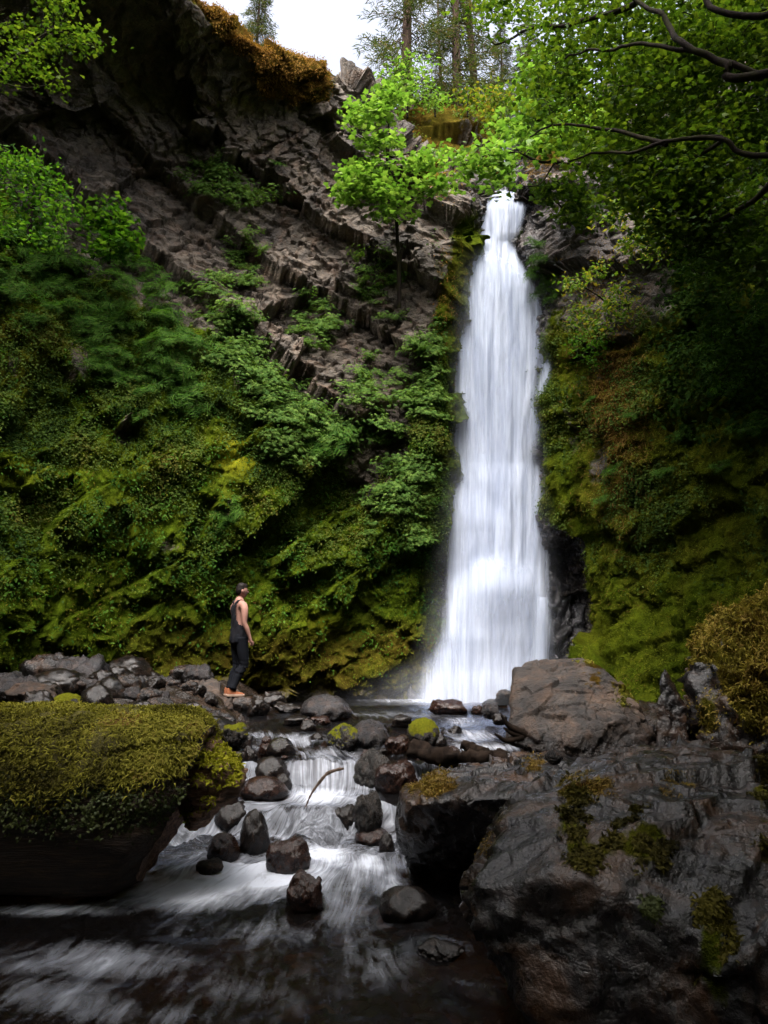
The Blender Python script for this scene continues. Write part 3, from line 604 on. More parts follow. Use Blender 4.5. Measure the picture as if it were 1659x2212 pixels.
M_SUNK = rock_mat('amber stream stone', (0.03, 0.018, 0.010), (0.09, 0.054, 0.031), (0.19, 0.12, 0.07), rough=(0.3, 0.6), moss_scale=10, rust=0.4, detail=2, crackh=0.0)
def ico(sub):
    bm = bmesh.new(); bmesh.ops.create_icosphere(bm, subdivisions=sub, radius=1)
    V = np.array([v.co[:] for v in bm.verts]); F = np.array([[v.index for v in f.verts] for f in bm.faces]); bm.free()
    return V, F
ICO = {k: ico(k) for k in (3, 4, 5, 6, 7)}
def vnormals(V, F):
    a, b, c = V[F[:, 0]], V[F[:, 1]], V[F[:, 2]]; n = np.cross(b-a, c-a); N = np.zeros_like(V)
    for i in range(3): np.add.at(N, F[:, i], n)
    return N/(np.linalg.norm(N, axis=1, keepdims=True)+1e-12)
def hull_rock(pts, sub=6, soft=22, rough=(0.06, 0.03, 0.012), size=0.5, seed=0, cuts=0, soft_k=0.8):
    """rounded convex hull of points, broken up by facets"""
    pts = np.array(pts); c = (pts.max(0)+pts.min(0))/2*0.5+pts.mean(0)*0.5
    bm = bmesh.new()
    for p in pts: bm.verts.new(p-c)
    bmesh.ops.convex_hull(bm, input=bm.verts); bm.normal_update()
    n = np.array([f.normal[:] for f in bm.faces]); h = np.array([f.normal.dot(f.verts[0].co) for f in bm.faces]); bm.free()
    s = np.where(h < 0, -1, 1); n = n*s[:, None]; h = np.maximum(h*s, 0.02)
    if cuts:
        rc = np.random.default_rng(900+seed); D = rc.normal(size=(cuts, 3)); D /= np.linalg.norm(D, axis=1, keepdims=True); sup = ((pts-c)@D.T).max(0)
        n = np.concatenate([n, D]); h = np.concatenate([h, sup*rc.uniform(.80, .96, cuts)])
    V, F = ICO[sub]
    k = np.clip((V@n.T)/h[None], 1e-6, None)
    r = (k**soft).sum(1)**(-1.0/soft)
    q = V*r[:, None]
    N = vnormals(q, F); g = q+seed*7.3
    a, ca = facets(g, (size, size*.8, size*.6), 101+seed, rotm(.4, .3, .2+seed), 1.2); b, _ = facets(g, (size*.32, size*.26, size*.2), 102+seed, rotm(.2, .7, seed), 1.2)
    b3, _ = facets(g, (size*.12, size*.1, size*.08), 105+seed, rotm(.5, .2, 1+seed), 1.2)
    q = q+N*(rough[0]*a+rough[1]*1.5*b+rough[1]*.45*b3+rough[2]*fbm(g, 5/size, 4, 103+seed)+rough[0]*soft_k*fbm(g, 1.2/size, 3, 104+seed))[:, None]
    return q, F, c
def rock_obj(name, q, F, c, mat, mossf=None, wetz=None, parent=None):
    N = vnormals(q, F); w = q+c
    moss = np.zeros(len(q)); tint = moss+0.15; br = moss*0
    if mossf is not None:
        r = mossf(w, N)
        moss, tint = r[0], r[1]
        if len(r) > 2: br = r[2]
    wet = np.zeros(len(q)) if wetz is None else sm(wetz+0.14, wetz, w[:, 2]+0.05*fbm(w, 5, 3, 9))
    o = mk(name, q, F, mat, parent, attrs=dict(moss=moss, tint=tint, bright=br, wet=wet)); o.location = c
    return o

def tufts(pos, nrm, L, mat, name, parent, blades=1, droop=0.9, width=0.10, origin=(0, 0, 0), spread=0.7):
    """short curved moss shoots standing on a surface"""
    n = len(pos)
    tv = np.array([[-width, 0, 0], [width, 0, 0], [-width*1.15, 0.28, 0.42], [width*1.15, 0.28, 0.42], [-width*.8, 0.72, 0.55], [width*.8, 0.72, 0.55], [0, 1.1, 0.40]])
    tf = np.array([[0, 1, 2], [1, 3, 2], [2, 3, 4], [3, 5, 4], [4, 5, 6]])
    d = rng.normal(size=(n, 3))*spread + np.array([0, -0.2, -droop]); N = nrm+rng.normal(size=(n, 3))*0.35
    rd = np.clip(.5+.75*fbm(np.asarray(pos), 3.2, 4, 71)+.5*(rng.random(n)-.5), 0, 1)
    V, F, r = inst(tv, tf, np.asarray(pos)-np.asarray(origin), frames(N, d), L*(0.45+1.1*rng.random(n)), rd)
    return mk(name, V, F, mat, parent, smooth=False, attrs=dict(rnd=r))
def sample(q, F, n, wgt):
    a, b, c = q[F[:, 0]], q[F[:, 1]], q[F[:, 2]]; cr = np.cross(b-a, c-a); ar = np.linalg.norm(cr, axis=1)
    ww = ar*wgt[F].mean(1); k = rng.choice(len(F), n, p=ww/ww.sum())
    u, v = rng.random(n), rng.random(n); m = u+v > 1; u[m] = 1-u[m]; v[m] = 1-v[m]
    return a[k]+(b-a)[k]*u[:, None]+(c-a)[k]*v[:, None], cr[k]/(ar[k][:, None]+1e-12)
M_TUFT = leaf_mat('log moss', [(0.04, 0.036, 0.006), (0.10, 0.092, 0.012), (0.18, 0.17, 0.02), (0.30, 0.28, 0.045), (0.15, 0.075, 0.025)], 0.3, 0.8, 0.1, (1.1, 1.1, 0.6))
M_TUFT_TAN = leaf_mat('tan moss', [(0.05, 0.035, 0.010), (0.13, 0.085, 0.025), (0.22, 0.145, 0.045), (0.17, 0.13, 0.02), (0.26, 0.19, 0.06)], 0.25, 0.8, 0.1, (1.1, 1.1, 0.6))
M_TUFT_GOLD = leaf_mat('golden moss', [(0.05, 0.038, 0.007), (0.12, 0.10, 0.014), (0.20, 0.165, 0.025), (0.20, 0.13, 0.03), (0.32, 0.25, 0.06)], 0.25, 0.8, 0.1)
M_TUFT_DARK = leaf_mat('dark moss', [(0.015, 0.013, 0.003), (0.04, 0.034, 0.006), (0.07, 0.06, 0.01), (0.10, 0.085, 0.012)], 0.2, 0.8, 0.1)

M_TUFT_Y = leaf_mat('yellow moss', [(0.10, 0.10, 0.008), (0.20, 0.20, 0.012), (0.30, 0.29, 0.02), (0.16, 0.17, 0.012)], 0.3, 0.8, 0.1, (1.1, 1.1, 0.6))
M_HERB = leaf_mat('herb green', [(0.020, 0.028, 0.006), (0.042, 0.055, 0.011), (0.070, 0.085, 0.018)], 0.25, 0.6, 0.3)
N = NT('moss cushion'); o_ = N.obj(); n_ = N.noise(o_, 22, 6, .7); n2_ = N.noise(o_, 3, 4, .6)
M_CUSH = N.done(N.bsdf(Base__Color=N.ramp(N.math('ADD', N.math('MULTIPLY', n_, .65), N.math('MULTIPLY', n2_, .35)), [(.34, (.02, .016, .003)), (.5, (.07, .06, .009)), (.66, (.16, .14, .018))]), Roughness=1.0, Normal=N.bump(n_, 1.0, .05)))

def big_boulders():
    # --- large dark boulder in front
    pts = [P(1175, 1650, 4.75), P(1215, 1612, 5.2), P(1480, 1606, 5.3), P(1640, 1620, 5.1), P(1900, 1660, 4.9), P(1020, 1800, 4.05), P(952, 1850, 3.75), P(978, 1950, 3.45), P(1050, 2070, 3.25),
           P(1190, 2240, 3.15), P(1290, 2400, 3.1), P(1240, 1760, 3.75), P(1480, 1800, 3.35), P(1660, 1790, 3.3), P(1900, 1840, 3.2), P(1330, 2000, 3.05), P(1700, 2050, 3.0), P(1400, 2420, 3.1), P(1950, 2400, 3.0),
           P(1100, 1950, 5.3), P(1250, 2250, 5.2), P(1900, 1900, 5.6)]
    q, F, c = hull_rock(pts, 7, 90, (0.060, 0.024, 0.003), 1.05, 3, 26, .25)
    def mf(w, N):
        vx, vy = proj(w); nz = fbm(w, 7, 4, 5)
        m = 0.75*gs(vx, vy, 1270, 1700, 62, 32)+0.85*gs(vx, vy, 1235, 1790, 40, 62)+0.85*gs(vx, vy, 1330, 1840, 60, 40)+.85*gs(vx, vy, 1400, 1810, 55, 48)+0.7*gs(vx, vy, 1545, 2040, 40, 120)+.65*gs(vx, vy, 1410, 1960, 20, 30)+.6*gs(vx, vy, 1650, 1740, 24, 120)
        m = m + 0.45*gs(vx, vy, 1025, 1810, 40, 60)+.32*gs(vx, vy, 1460, 1690, 60, 40)
        m = m*.8; t = 0.4+0.6*gs(vx, vy, 1270, 1700, 80, 40)+1.0*gs(vx, vy, 1025, 1815, 70, 80)+.9*gs(vx, vy, 1460, 1690, 80, 50)
        return np.clip(m+nz*0.6*(m > .08), 0, 1), np.clip(t, 0, 1)
    root = rock_obj('boulder', q, F, c, M_DARK, mf)
    tag(root, 'huge dark wet boulder with patches of dark moss, nearest and largest of all', 'boulder')
    mm, tt = mf(q+c, vnormals(q, F))
    vx, vy = proj(q+c); front = (q[:, 1] < q[:, 1].max()*.6)
    for cx, cy, rx, ry, n_, m_, L_, wd in [(1270, 1700, 75, 40, 900, M_TUFT_TAN, .014, .16), (1235, 1790, 48, 72, 1900, M_TUFT_DARK, .021, .2), (1365, 1825, 110, 62, 3000, M_TUFT_DARK, .021, .2), (1545, 2040, 46, 130, 1900, M_TUFT_DARK, .021, .2), (1410, 1960, 26, 36, 260, M_HERB, .014, .3), (1650, 1740, 28, 130, 1400, M_TUFT_DARK, .016, .22), (1025, 1810, 44, 66, 260, M_TUFT_TAN, .012, .14), (1460, 1690, 60, 40, 300, M_TUFT_TAN, .013, .14)]:
        near = sm(1.5 if n_ > 500 else 1.0, .8 if n_ > 500 else .4, np.hypot((vx-cx)/rx, (vy-cy)/ry))*front
        pos, nr = sample(q, F, n_, near*np.clip(mm-.22, 0, 1)*(sm(-.15, .2, fbm(q, 9, 4, 61)) if n_ > 500 else 1)+1e-12); tufts(pos, nr, L_, m_, 'moss_patch', root, width=wd, droop=.35)
    # --- dark undercut boulder behind it
    pts = [P(828, 1740, 5.9), P(850, 1700, 6.2), P(935, 1665, 6.7), P(1050, 1640, 7.3), P(1170, 1618, 7.8), P(1260, 1622, 7.4), P(1250, 1700, 6.2), P(985, 1722, 5.75), P(1075, 1755, 5.5), P(1160, 1700, 5.5), P(1000, 1745, 5.6),
           P(852, 1800, 6.45), P(885, 1925, 6.9), P(935, 2010, 7.0), P(1060, 2040, 6.9), P(1180, 1950, 6.7), P(1250, 1900, 6.4)]
    q, F, c = hull_rock(pts, 7, 70, (0.04, 0.018, 0.004), 0.75, 5, 14, .3)
    def mf(w, N):
        vx, vy = proj(w); nz = fbm(w, 7, 4, 6)
        m = 0.85*gs(vx, vy, 930, 1690, 60, 36)+.6*gs(vx, vy, 850, 1730, 30, 20)+.6*gs(vx, vy, 1150, 1650, 30, 24)
        return np.clip(m+nz*.5*(m > .08), 0, 1)*sm(-0.1, 0.3, N[:, 2]), np.clip(0.9+0*m, 0, 1)
    root = rock_obj('boulder', q, F, c, M_DARK, mf); root.name = 'boulder'
    tag(root, 'black undercut boulder with dry tan moss on top, beside the cascade', 'boulder')
    mm, tt = mf(q+c, vnormals(q, F)); vx, vy = proj(q+c)
    for cx, cy, r_, n_ in ((930, 1690, 62, 1200), (1150, 1650, 34, 300)):
        pos, nr = sample(q, F, n_, np.clip(mm-0.2, 0, 1)*sm(1.2, .7, np.hypot(vx-cx, (vy-cy)*1.5)/r_)+1e-12); tufts(pos, nr, 0.024, M_TUFT_TAN, 'moss_patch', root, width=.14, droop=.1)
    # --- pale dry boulder by the pool
    pts = [P(1106, 1462, 8.9), P(1128, 1428, 9.2), P(1190, 1424, 9.3), P(1255, 1424, 9.3), P(1300, 1440, 9.1), P(1345, 1480, 8.9), P(1392, 1535, 8.7), P(1410, 1585, 8.5), P(1404, 1612, 8.4), P(1102, 1560, 8.4), P(1090, 1600, 8.4),
           P(1180, 1640, 8.1), P(1290, 1660, 8.0), P(1390, 1650, 8.2), P(1150, 1470, 9.9), P(1380, 1540, 9.9), P(1200, 1500, 8.45), P(1330, 1560, 8.2), P(1240, 1600, 8.0), P(1130, 1600, 9.8)]
    q, F, c = hull_rock(pts, 7, 40, (0.034, 0.013, 0.004), 0.7, 9, 5, .3)
    def mf(w, N):
        vx, vy = proj(w); nz = fbm(w, 8, 4, 7)
        m = .62*gs(vx, vy, 1350, 1500, 30, 40)+.55*gs(vx, vy, 1280, 1430, 60, 12)+.45*gs(vx, vy, 1290, 1470, 50, 30)
        return np.clip(m+nz*.5*(m > .08), 0, 1), np.clip(.9-.9*gs(vx, vy, 1360, 1510, 40, 30)-.8*gs(vx, vy, 1270, 1425, 60, 10), 0, 1)
    root = tag(rock_obj('boulder', q, F, c, M_LIGHT, mf, 0.12), 'large pale grey-brown angular boulder standing beside the plunge pool right of the falls', 'boulder')
    mm, tt = mf(q+c, vnormals(q, F)); pos, nr = sample(q, F, 700, np.clip(mm-.3, 0, 1)*(tt < .5)+1e-9); tufts(pos, nr, 0.03, M_TUFT, 'moss', root, width=.16, droop=.1)
    # --- tall boulder shaggy with moss
    pts = [P(1470, 1420, 7.9), P(1520, 1345, 7.9), P(1600, 1292, 7.8), P(1700, 1250, 7.7), P(1850, 1225, 7.6), P(1480, 1480, 7.6), P(1500, 1620, 7.3), P(1520, 1690, 7.2), P(1659, 1690, 6.9), P(1900, 1700, 6.7), P(1900, 1400, 6.9), P(1640, 1420, 7.1),
           P(1560, 1380, 9.6), P(1850, 1300, 9.6), P(1500, 1560, 9.2)]
    q, F, c = hull_rock(pts, 6, 20, (0.09, 0.04, 0.010), 0.42, 12)
    def mf(w, N):
        vx, vy = proj(w); nz = fbm(w, 2.4, 4, 8)
        m = sm(1490, 1380, vy-nz*150-.3*(vx-1500))+.9*gs(vx, vy, 1640, 1480, 50, 130)+.7*gs(vx, vy, 1530, 1540, 34, 70)
        return np.clip(m, 0, 1), np.clip(.75+0*m, 0, 1)
    root = tag(rock_obj('boulder', q, F, c, M_DARK, mf), 'tall boulder shaggy with golden moss against the right wall', 'boulder')
    mm, tt = mf(q+c, vnormals(q, F)); pos, nr = sample(q, F, 26000, np.clip(mm-.25, 0, 1)*(q[:, 1] < 0.9)+1e-9); tufts(pos, nr, 0.036, M_TUFT_GOLD, 'moss', root, width=.13, droop=.6)
    # --- upright jagged slab
    pts = [P(1428, 1455, 7.9), P(1436, 1440, 8), P(1446, 1470, 7.9), P(1420, 1520, 7.8), P(1412, 1660, 7.7), P(1490, 1660, 7.6), P(1482, 1530, 7.8), P(1460, 1500, 8), P(1440, 1650, 8.2), P(1470, 1520, 8.3)]
    q, F, c = hull_rock(pts, 5, 60, (0.010, 0.006, 0.002), 0.25, 14, 0, .2)
    tag(rock_obj('rock_slab', q, F, c, M_DARK), 'thin jagged black slab of rock standing upright between the pale boulder and the golden mossy one', 'rock')
big_boulders()

# ---- smaller stones: each measured by place and size in the picture
VAR = []
def stone_variant(seed, sub=4):
    r = np.random.default_rng(500+seed); pts = r.normal(size=(26 if seed % 3 == 0 else 16, 3)); pts /= np.linalg.norm(pts, axis=1, keepdims=True)
    pts *= np.array([1, .85, .8]); rnd_ = seed % 3 == 0 or seed == 1
    q, F, c = hull_rock(pts, sub, 11 if rnd_ else 26, (0.06, 0.022, 0.006) if rnd_ else (0.07, 0.035, 0.010), 0.7, seed+20)
    return q-(q.max(0)+q.min(0))/2, F
for k in range(9): VAR.append(stone_variant(k, 5 if k < 4 else 4))
MESHES = {}
def stone(cx, cy, w, h, mat, zc=None, moss=0.0, label=None, group=None, var=None, yaw=None, name='stone', depth_k=0.9, tint=0.1, y=None, sink=0.35):
    """cx,cy,w,h: visible outline; its foot stands on the bed, a part of it below"""
    zg = 0.0 if zc is None else zc
    foot = at_z(cx, cy+h*0.45, zg) if y is None else P(cx, cy+h*.45, y)
    dc = foot[1]*cP+(foot[2]-CZ)*sP
    sx = w*dc/1659/2; hz = h*dc/1659
    H = hz*(1+sink)/2
    var = (int(cx*7+cy*3) % 9 if cy < 1580 else (0, 3, 6, 1)[int(cx*7+cy) % 4]) if var is None else var
    q, F = VAR[var]; ex = (q.max(0)-q.min(0))/2
    key = (var, mat.name, moss, tint)
    if key not in MESHES:
        N = vnormals(q, F); m = np.clip(moss*1.3*sm(0.0, 0.7, N[:, 2]+0.5*fbm(q, 2.5, 3, var)), 0, 1) if moss else np.zeros(len(q))
        o = mk(name, q, F, mat, None, attrs=dict(moss=m, tint=np.zeros(len(q))+tint, bright=m*0.12 if tint < .3 else m*0, wet=sm(0.1, -0.5, q[:, 2])))
        MESHES[key] = o.data
    else:
        o = bpy.data.objects.new(name, MESHES[key]); COL.objects.link(o)
    sy = max(sx*depth_k, 0.05)
    o.scale = (sx/ex[0], sy/ex[1], H/ex[2])
    o.location = (foot[0], foot[1]+sy*0.55, foot[2]+hz-H)
    o.rotation_euler = (0, 0, 0 if yaw is None else yaw)
    if foot[2] < 0.05 and abs(zg-float(zw(foot[0], foot[1]))) < .06: STREAM.append((o.location[0], o.location[1], sx, sy))
    tag(o, label, 'stone' if name == 'stone' else 'rock', group)
    return o
def zmid(cx, cy):
    """water level under a picture point, by iteration"""
    z = 0.0
    for _ in range(12):
        p = at_z(cx, cy, z); z = 0.5*z+0.5*float(zw(p[0], p[1]))
    return z
S = [  # cx, cy, w, h, mat, moss, label
 (25, 1493, 90, 50, M_BLUE, 0, 'grey-blue stone at the left edge of the stony shore'),
 (102, 1468, 120, 56, M_BROWN, .35, 'big dark stone with a rusty mossy top at the foot of the left wall'),
 (58, 1500, 120, 46, M_BROWN, 0, 'smooth brown stone on the far left of the shore'),
 (214, 1492, 66, 44, M_BLUE, .2, 'grey stone with a little lichen behind the bright mossy stone'),
 (138, 1516, 74, 32, M_MOSSY, 1.0, 'low stone fully covered in bright green moss on the shore'),
 (100, 1535, 150, 44, M_BLUE, 0, 'broad blue-grey slab just behind the mossy log'),
 (210, 1545, 120, 42, M_BLACK, 0, 'long black wet stone just behind the mossy log'),
 (212, 1556, 86, 34, M_MOSSY, .9, 'yellow mossy stone peeping over the top of the log'),
 (310, 1532, 52, 26, M_MOSSY, .8, 'small yellow-green mossy stone beside the grey stones behind the log'),
 (290, 1515, 62, 40, M_BROWN, 0, 'pinkish brown stone between black ones on the shore'),
 (332, 1545, 80, 34, M_BLACK, 0, 'flat black stone behind the right half of the log'),
 (428, 1502, 112, 62, M_LIGHT, 0, 'big flat tan rock left of the man'),
 (472, 1524, 62, 38, M_BROWN, 0, 'rusty brown stone at the foot of the tan rock'),
 (418, 1550, 76, 46, M_BLUE, 0, 'bluish grey stone below the big tan rock'),
 (470, 1556, 66, 36, M_BLUE, 0, 'smooth round grey stone at the water edge'),
 (440, 1578, 120, 46, M_BLACK, 0, 'long black wet stone above the end of the log'),
 (505, 1585, 58, 40, M_MOSSY, .55, 'dark mossy stone where the stream bends past the log'),
 (545, 1490, 60, 50, M_BLACK, 0, 'glistening black rock standing behind the feet of the man'),
 (590, 1512, 60, 34, M_BLACK, 0, 'black stone splashed by spray right of the man'),
 (556, 1530, 50, 36, M_BLACK, 0, 'small dark wet stone in front of the man'),
 (620, 1530, 60, 24, M_BLACK, 0, 'low wet stone left of the big grey pool rock'),
 (702, 1532, 118, 54, M_BLUE, 0, 'big smooth grey rock sitting alone in the pool'),
 (640, 1560, 60, 24, M_BLACK, 0, 'flat wet stone at the pool outlet'),
 (690, 1558, 46, 20, M_RED, 0, 'small reddish wet stone in front of the big grey pool rock'),
 (968, 1529, 86, 30, M_RED, 0, 'jagged brown wet rock in the pool before the falls'),
 (1072, 1519, 60, 14, M_BLACK, 0, 'thin black rock lying at the foot of the falls'),
 (1032, 1534, 26, 18, M_RED, 0, 'tiny brown stone left of the pale boulder'),
 (745, 1594, 86, 56, M_MOSSY, .5, 'wet rock with green moss on top, mid-stream'),
 (800, 1590, 90, 60, M_BLUE, 0, 'glistening grey wet rock mid-stream beside the green-topped one'),
 (918, 1584, 80, 56, M_MOSSY, .75, 'dark boulder with a yellow moss cap in the stream'),
 (860, 1612, 60, 40, M_RED, .15, 'brown rock just left of the moss-capped one'),
 (868, 1562, 50, 30, M_BLACK, 0, 'dark half-sunk rock behind the moss-capped one'),
 (948, 1602, 40, 32, M_BLACK, 0, 'small round black stone right of the moss-capped one'),
 (808, 1665, 94, 84, M_MOSSY, .25, 'round dark-green boulder at the right lip of the cascade'),
 (856, 1684, 96, 66, M_RED, 0, 'reddish brown wet boulder right of the round one at the cascade lip'),
 (922, 1650, 70, 36, M_RED, 0, 'brown wet stone under the driftwood log'),
 (535, 1636, 40, 44, M_BLACK, 0, 'small black stone at the left lip of the cascade'),
 (604, 1618, 66, 42, M_BLACK, .3, 'rough black rock crowning the top of the cascade'),
 (582, 1668, 84, 54, M_BLACK, 0, 'round glossy black boulder left of the cascade'),
 (566, 1708, 108, 46, M_RED, 0, 'smooth reddish boulder washed by thin water'),
 (610, 1692, 40, 34, M_BLACK, 0, 'small black stone tucked by the smooth reddish boulder'),
 (500, 1770, 90, 66, M_BLACK, 0, 'black rock under the broken end of the log'),
 (546, 1808, 68, 96, M_BLACK, .15, 'upright black glossy rock left of the lower cascade'),
 (478, 1836, 74, 56, M_RED, 0, 'dark red-brown glossy rock below the log end'),
 (744, 1776, 64, 60, M_BLACK, 0, 'round black rock right of the lower cascade'),
 (796, 1756, 64, 76, M_MOSSY, .15, 'dark green-black rock leaning on the undercut boulder'),
 (806, 1812, 84, 36, M_RED, 0, 'flat reddish stone washed by water below the undercut boulder'),
 (836, 1830, 36, 50, M_BLACK, 0, 'small dark stone at the left foot of the undercut boulder'),
 (655, 1938, 86, 84, M_RED, 0, 'round glossy brown boulder standing in the white lower pool'),
 (882, 1964, 130, 66, M_BLACK, 0, 'low black wet rock in the shade of the undercut boulder'),
 (450, 1874, 60, 26, M_LIGHT, 0, 'tan stone shining through the foam by the log end'),
 (620, 1856, 100, 70, M_RED, 0, 'brown hump of rock with water sheeting over it at the cascade foot'),
 (955, 2060, 110, 40, M_BLACK, 0, 'dark stone just under the brown water near the huge boulder'),
 (1385, 1505, 60, 40, M_BLACK, 0, 'dark rock behind the right shoulder of the pale boulder'),
 (1470, 1500, 40, 36, M_DARK, 0, 'small dark rock behind the jagged slab'),
 (1200, 1633, 46, 26, M_DARK, 0, 'small angular dark rock wedged on top between the two near boulders'),
]
for cx, cy, w_, h_, mat, ms, lb in S:
    z0 = zmid(cx, cy+h_*.45)
    if cy < 1600 and cx < 560: z0 = 0.02+0.42*sm(560, 150, cx)*sm(1590, 1510, cy+h_*.45)
    yy = None
    if (cx, cy) == (1200, 1633): yy = 5.6
    stone(cx, cy, w_, h_, mat, z0, ms, lb, y=yy, tint=.6 if cy == 1468 else .1, name='stone' if w_*h_ < 3600 else 'rock')
# the many nameless wet stones of the shore
r = np.random.default_rng(4)
for i in range(230):
    x = -1.75-6.0*r.random()**1.3
    y = r.uniform(8.0, np.interp(x, [-7.5, -5.5, -3.5, -1.5], [9.6, 11.8, 13.4, 15.0])); w_ = r.uniform(.16, .62)*(1 if i % 6 else 1.5)
    if abs(x+2.4) < .75 and y > 10.0: w_ = min(w_, .20)
    if abs(x+2.4) < .5 and y > 11.6: continue
   
    z = float(bed(x, y))+.02; vx_, vy_ = proj(np.array([x, y, z])); k_ = 1659/(y*cP+(z-CZ)*sP)
    stone(float(vx_), float(vy_)-w_*.25*k_, w_*k_, w_*k_*r.uniform(.42, .8), [M_BLACK, M_BLUE, M_BLACK, M_DARK, M_BLACK][i % 5], z, 0, 'dark wet stone among many on the stony left shore', 'loose stones of the left shore', var=4+i % 5, yaw=r.uniform(-.5, .5), y=y)
for i in range(26):
    cx = r.uniform(1060, 1500); cy = r.uniform(1500, 1600)
    if 1095 < cx < 1410 and cy > 1480: cx = r.uniform(1400, 1500)
    w_ = r.uniform(20, 46)
    stone(cx, cy, w_, w_*.6, [M_BLACK, M_DARK, M_BLUE][i % 3], 0.1, 0, 'dark stone on the gravel under the right wall', 'loose stones under the right wall', var=4+i % 5, yaw=r.uniform(-.5, .5))
for i in range(16):
    cx = r.uniform(560, 1000); cy = r.uniform(1555, 1640)
    w_ = r.uniform(16, 40); z0 = zmid(cx, cy)
    stone(cx, cy, w_, w_*.5, [M_BLACK, M_RED][i % 2], z0, 0, 'small wet stone breaking the surface above the cascade', 'small stones of the upper stream', var=4+i % 5, yaw=r.uniform(-.5, .5), sink=.9)
for i in range(34):
    cx = r.uniform(640, 1010); cy = r.uniform(1960, 2230); p = at_z(cx, cy, -0.93)
    if p[1] < 0.8: continue
    w_ = r.uniform(40, 110); stone(cx, cy, w_, w_*.35, [M_SUNK, M_BROWN, M_SUNK][i % 3], -0.93, 0, 'brown stone lying under the clear water of the lower pool', 'sunken stones of the lower pool', var=4+i % 5, yaw=r.uniform(-.5, .5))

# ------------------------------------------------------------------ fallen log
def log():
    N = NT('weathered wood'); o = N.obj(); v = N.map(o, (0.5, 2.2, 2.6), (0.05, 0.06, 0.0))
    n = N.noise(v, 5, 9, 0.72, 0.8); n2 = N.noise(N.map(o, (1.2, 14, 14)), 4, 5, 0.7)
    s = N.math('ADD', N.math('MULTIPLY', n, .6), N.math('MULTIPLY', n2, .4))
    MW = N.done(N.bsdf(Base__Color=N.ramp(s, [(0.34, (0.004, 0.003, 0.002)), (0.5, (0.030, 0.018, 0.010)), (0.68, (0.12, 0.066, 0.038))]), Roughness=0.8, Normal=N.bump(s, 1.0, 0.06)))
    N = NT('cut wood'); o = N.obj(); v = N.map(o, (0.5, 3, 5), (0.1, 0.0, 0.2))
    n = N.noise(v, 5, 8, 0.7, 1.0)
    MC = N.done(N.bsdf(Base__Color=N.ramp(n, [(0.36, (0.03, 0.016, 0.009)), (0.5, (0.14, 0.072, 0.04)), (0.64, (0.30, 0.175, 0.105))]), Roughness=0.8, Normal=N.bump(n, 1.0, 0.05)))
    cx0 = -1.45; yc, zc, R = 6.25, -0.05, 0.655
    nu, nv = 260, 200
    x = np.linspace(-6.5, cx0, nu); th = np.linspace(0, 2*math.pi, nv, endpoint=False)
    Xg, T = np.meshgrid(x, th, indexing='ij')
    p = np.stack([Xg.ravel()*0.6, np.cos(T).ravel(), np.sin(T).ravel()], 1)
    a, _ = facets(p, (1.2, .45, .45), 91, None, 1.0)
    e = (0.075*fbm(p, 1.5, 4, 92)+0.035*a+.012*fbm(p*np.array([.4, 4, 4]), 3, 3, 93)).reshape(Xg.shape)
    tp = 1-0.14*sm(0.25, 0.0, cx0-Xg)**2
    lump = 0.03*np.sin(Xg*2.3+1)*np.clip(np.sin(T), 0, 1)
    rr = R*(1+e+lump)*tp
    y = yc+rr*np.cos(T); z = zc+rr*np.sin(T)
    # the end is broken off slanting: longer on top, short underneath
    end = sm(-4.4, cx0, Xg); X2 = Xg+end*(0.10*np.sin(T)+0.24*(np.sin(T)-0.25)*(np.sin(T) < .25))+0.04*end*fbm(p, 6, 3, 94).reshape(Xg.shape)
    V = np.stack([X2.ravel(), y.ravel(), z.ravel()], 1)
    F = []
    for i in range(nu-1):
        for j in range(nv): F.append((i*nv+j, i*nv+(j+1) % nv, (i+1)*nv+(j+1) % nv, (i+1)*nv+j))
    V = np.concatenate([V, [[X2[-1].mean()-0.12, yc, zc]]]); c = len(V)-1
    base = np.array([-2.0, yc, -0.7])
    root = empty('fallen_log', base, 'thick fallen log shaggy with yellow-green moss lying across the stream at the left', 'log')
    F = np.array(F)[:, ::-1]
    trunk = mk('trunk', V-base, F, MW, root)
    capF = np.array([((nu-1)*nv+j, (nu-1)*nv+(j+1) % nv, c) for j in range(nv)])
    mk('broken_end', V-base, capF[:, ::-1] if False else capF, MC, root)
    # torn block of the next length of trunk
    pts = [P(415, 1600, 6.1), P(425, 1590, 6.5), P(470, 1604, 6.3), P(512, 1640, 6.2), P(530, 1690, 6.1), P(520, 1712, 6.05), P(470, 1750, 6.0), P(430, 1770, 6.0), P(410, 1800, 6.2), P(400, 1640, 5.95), P(470, 1650, 5.95), P(505, 1690, 5.95), P(380, 1700, 6.9), P(500, 1680, 6.8), P(430, 1610, 6.9)]
    q, FF, c2 = hull_rock(pts, 6, 26, (0.03, 0.012, 0.006), 0.3, 31)
    q = q+0.018*(fbm((q+c2)*np.array([1.5, 6, 16]), 1, 4, 95))[:, None]*vnormals(q, FF)
    blk = mk('torn_stub', q+c2-base, FF, MC, root)
    Nn = vnormals(q, FF); w = q+c2; vx, vy = proj(w)
    wg = sm(0.5, 0.8, Nn[:, 2]+0.6*fbm(w, 5, 3, 96)+.35*gs(vx, vy, 480, 1690, 30, 30))*(vx < 520)
    pos, nr = sample(q, FF, 3800, wg+1e-6); tufts(pos+c2-base, nr, 0.032, M_TUFT_Y, 'moss', root, width=.16, droop=.2)
    # moss over top and front
    tri = np.concatenate([F[:, [0, 1, 2]], F[:, [0, 2, 3]]]); tri = tri[:, ::-1] if False else tri
    Nn = vnormals(V, tri)
    s = np.sign((Nn[:, 1]*(V[:, 1]-yc)+Nn[:, 2]*(V[:, 2]-zc)).mean()); Nn = Nn*s
    vx, vy = proj(V)
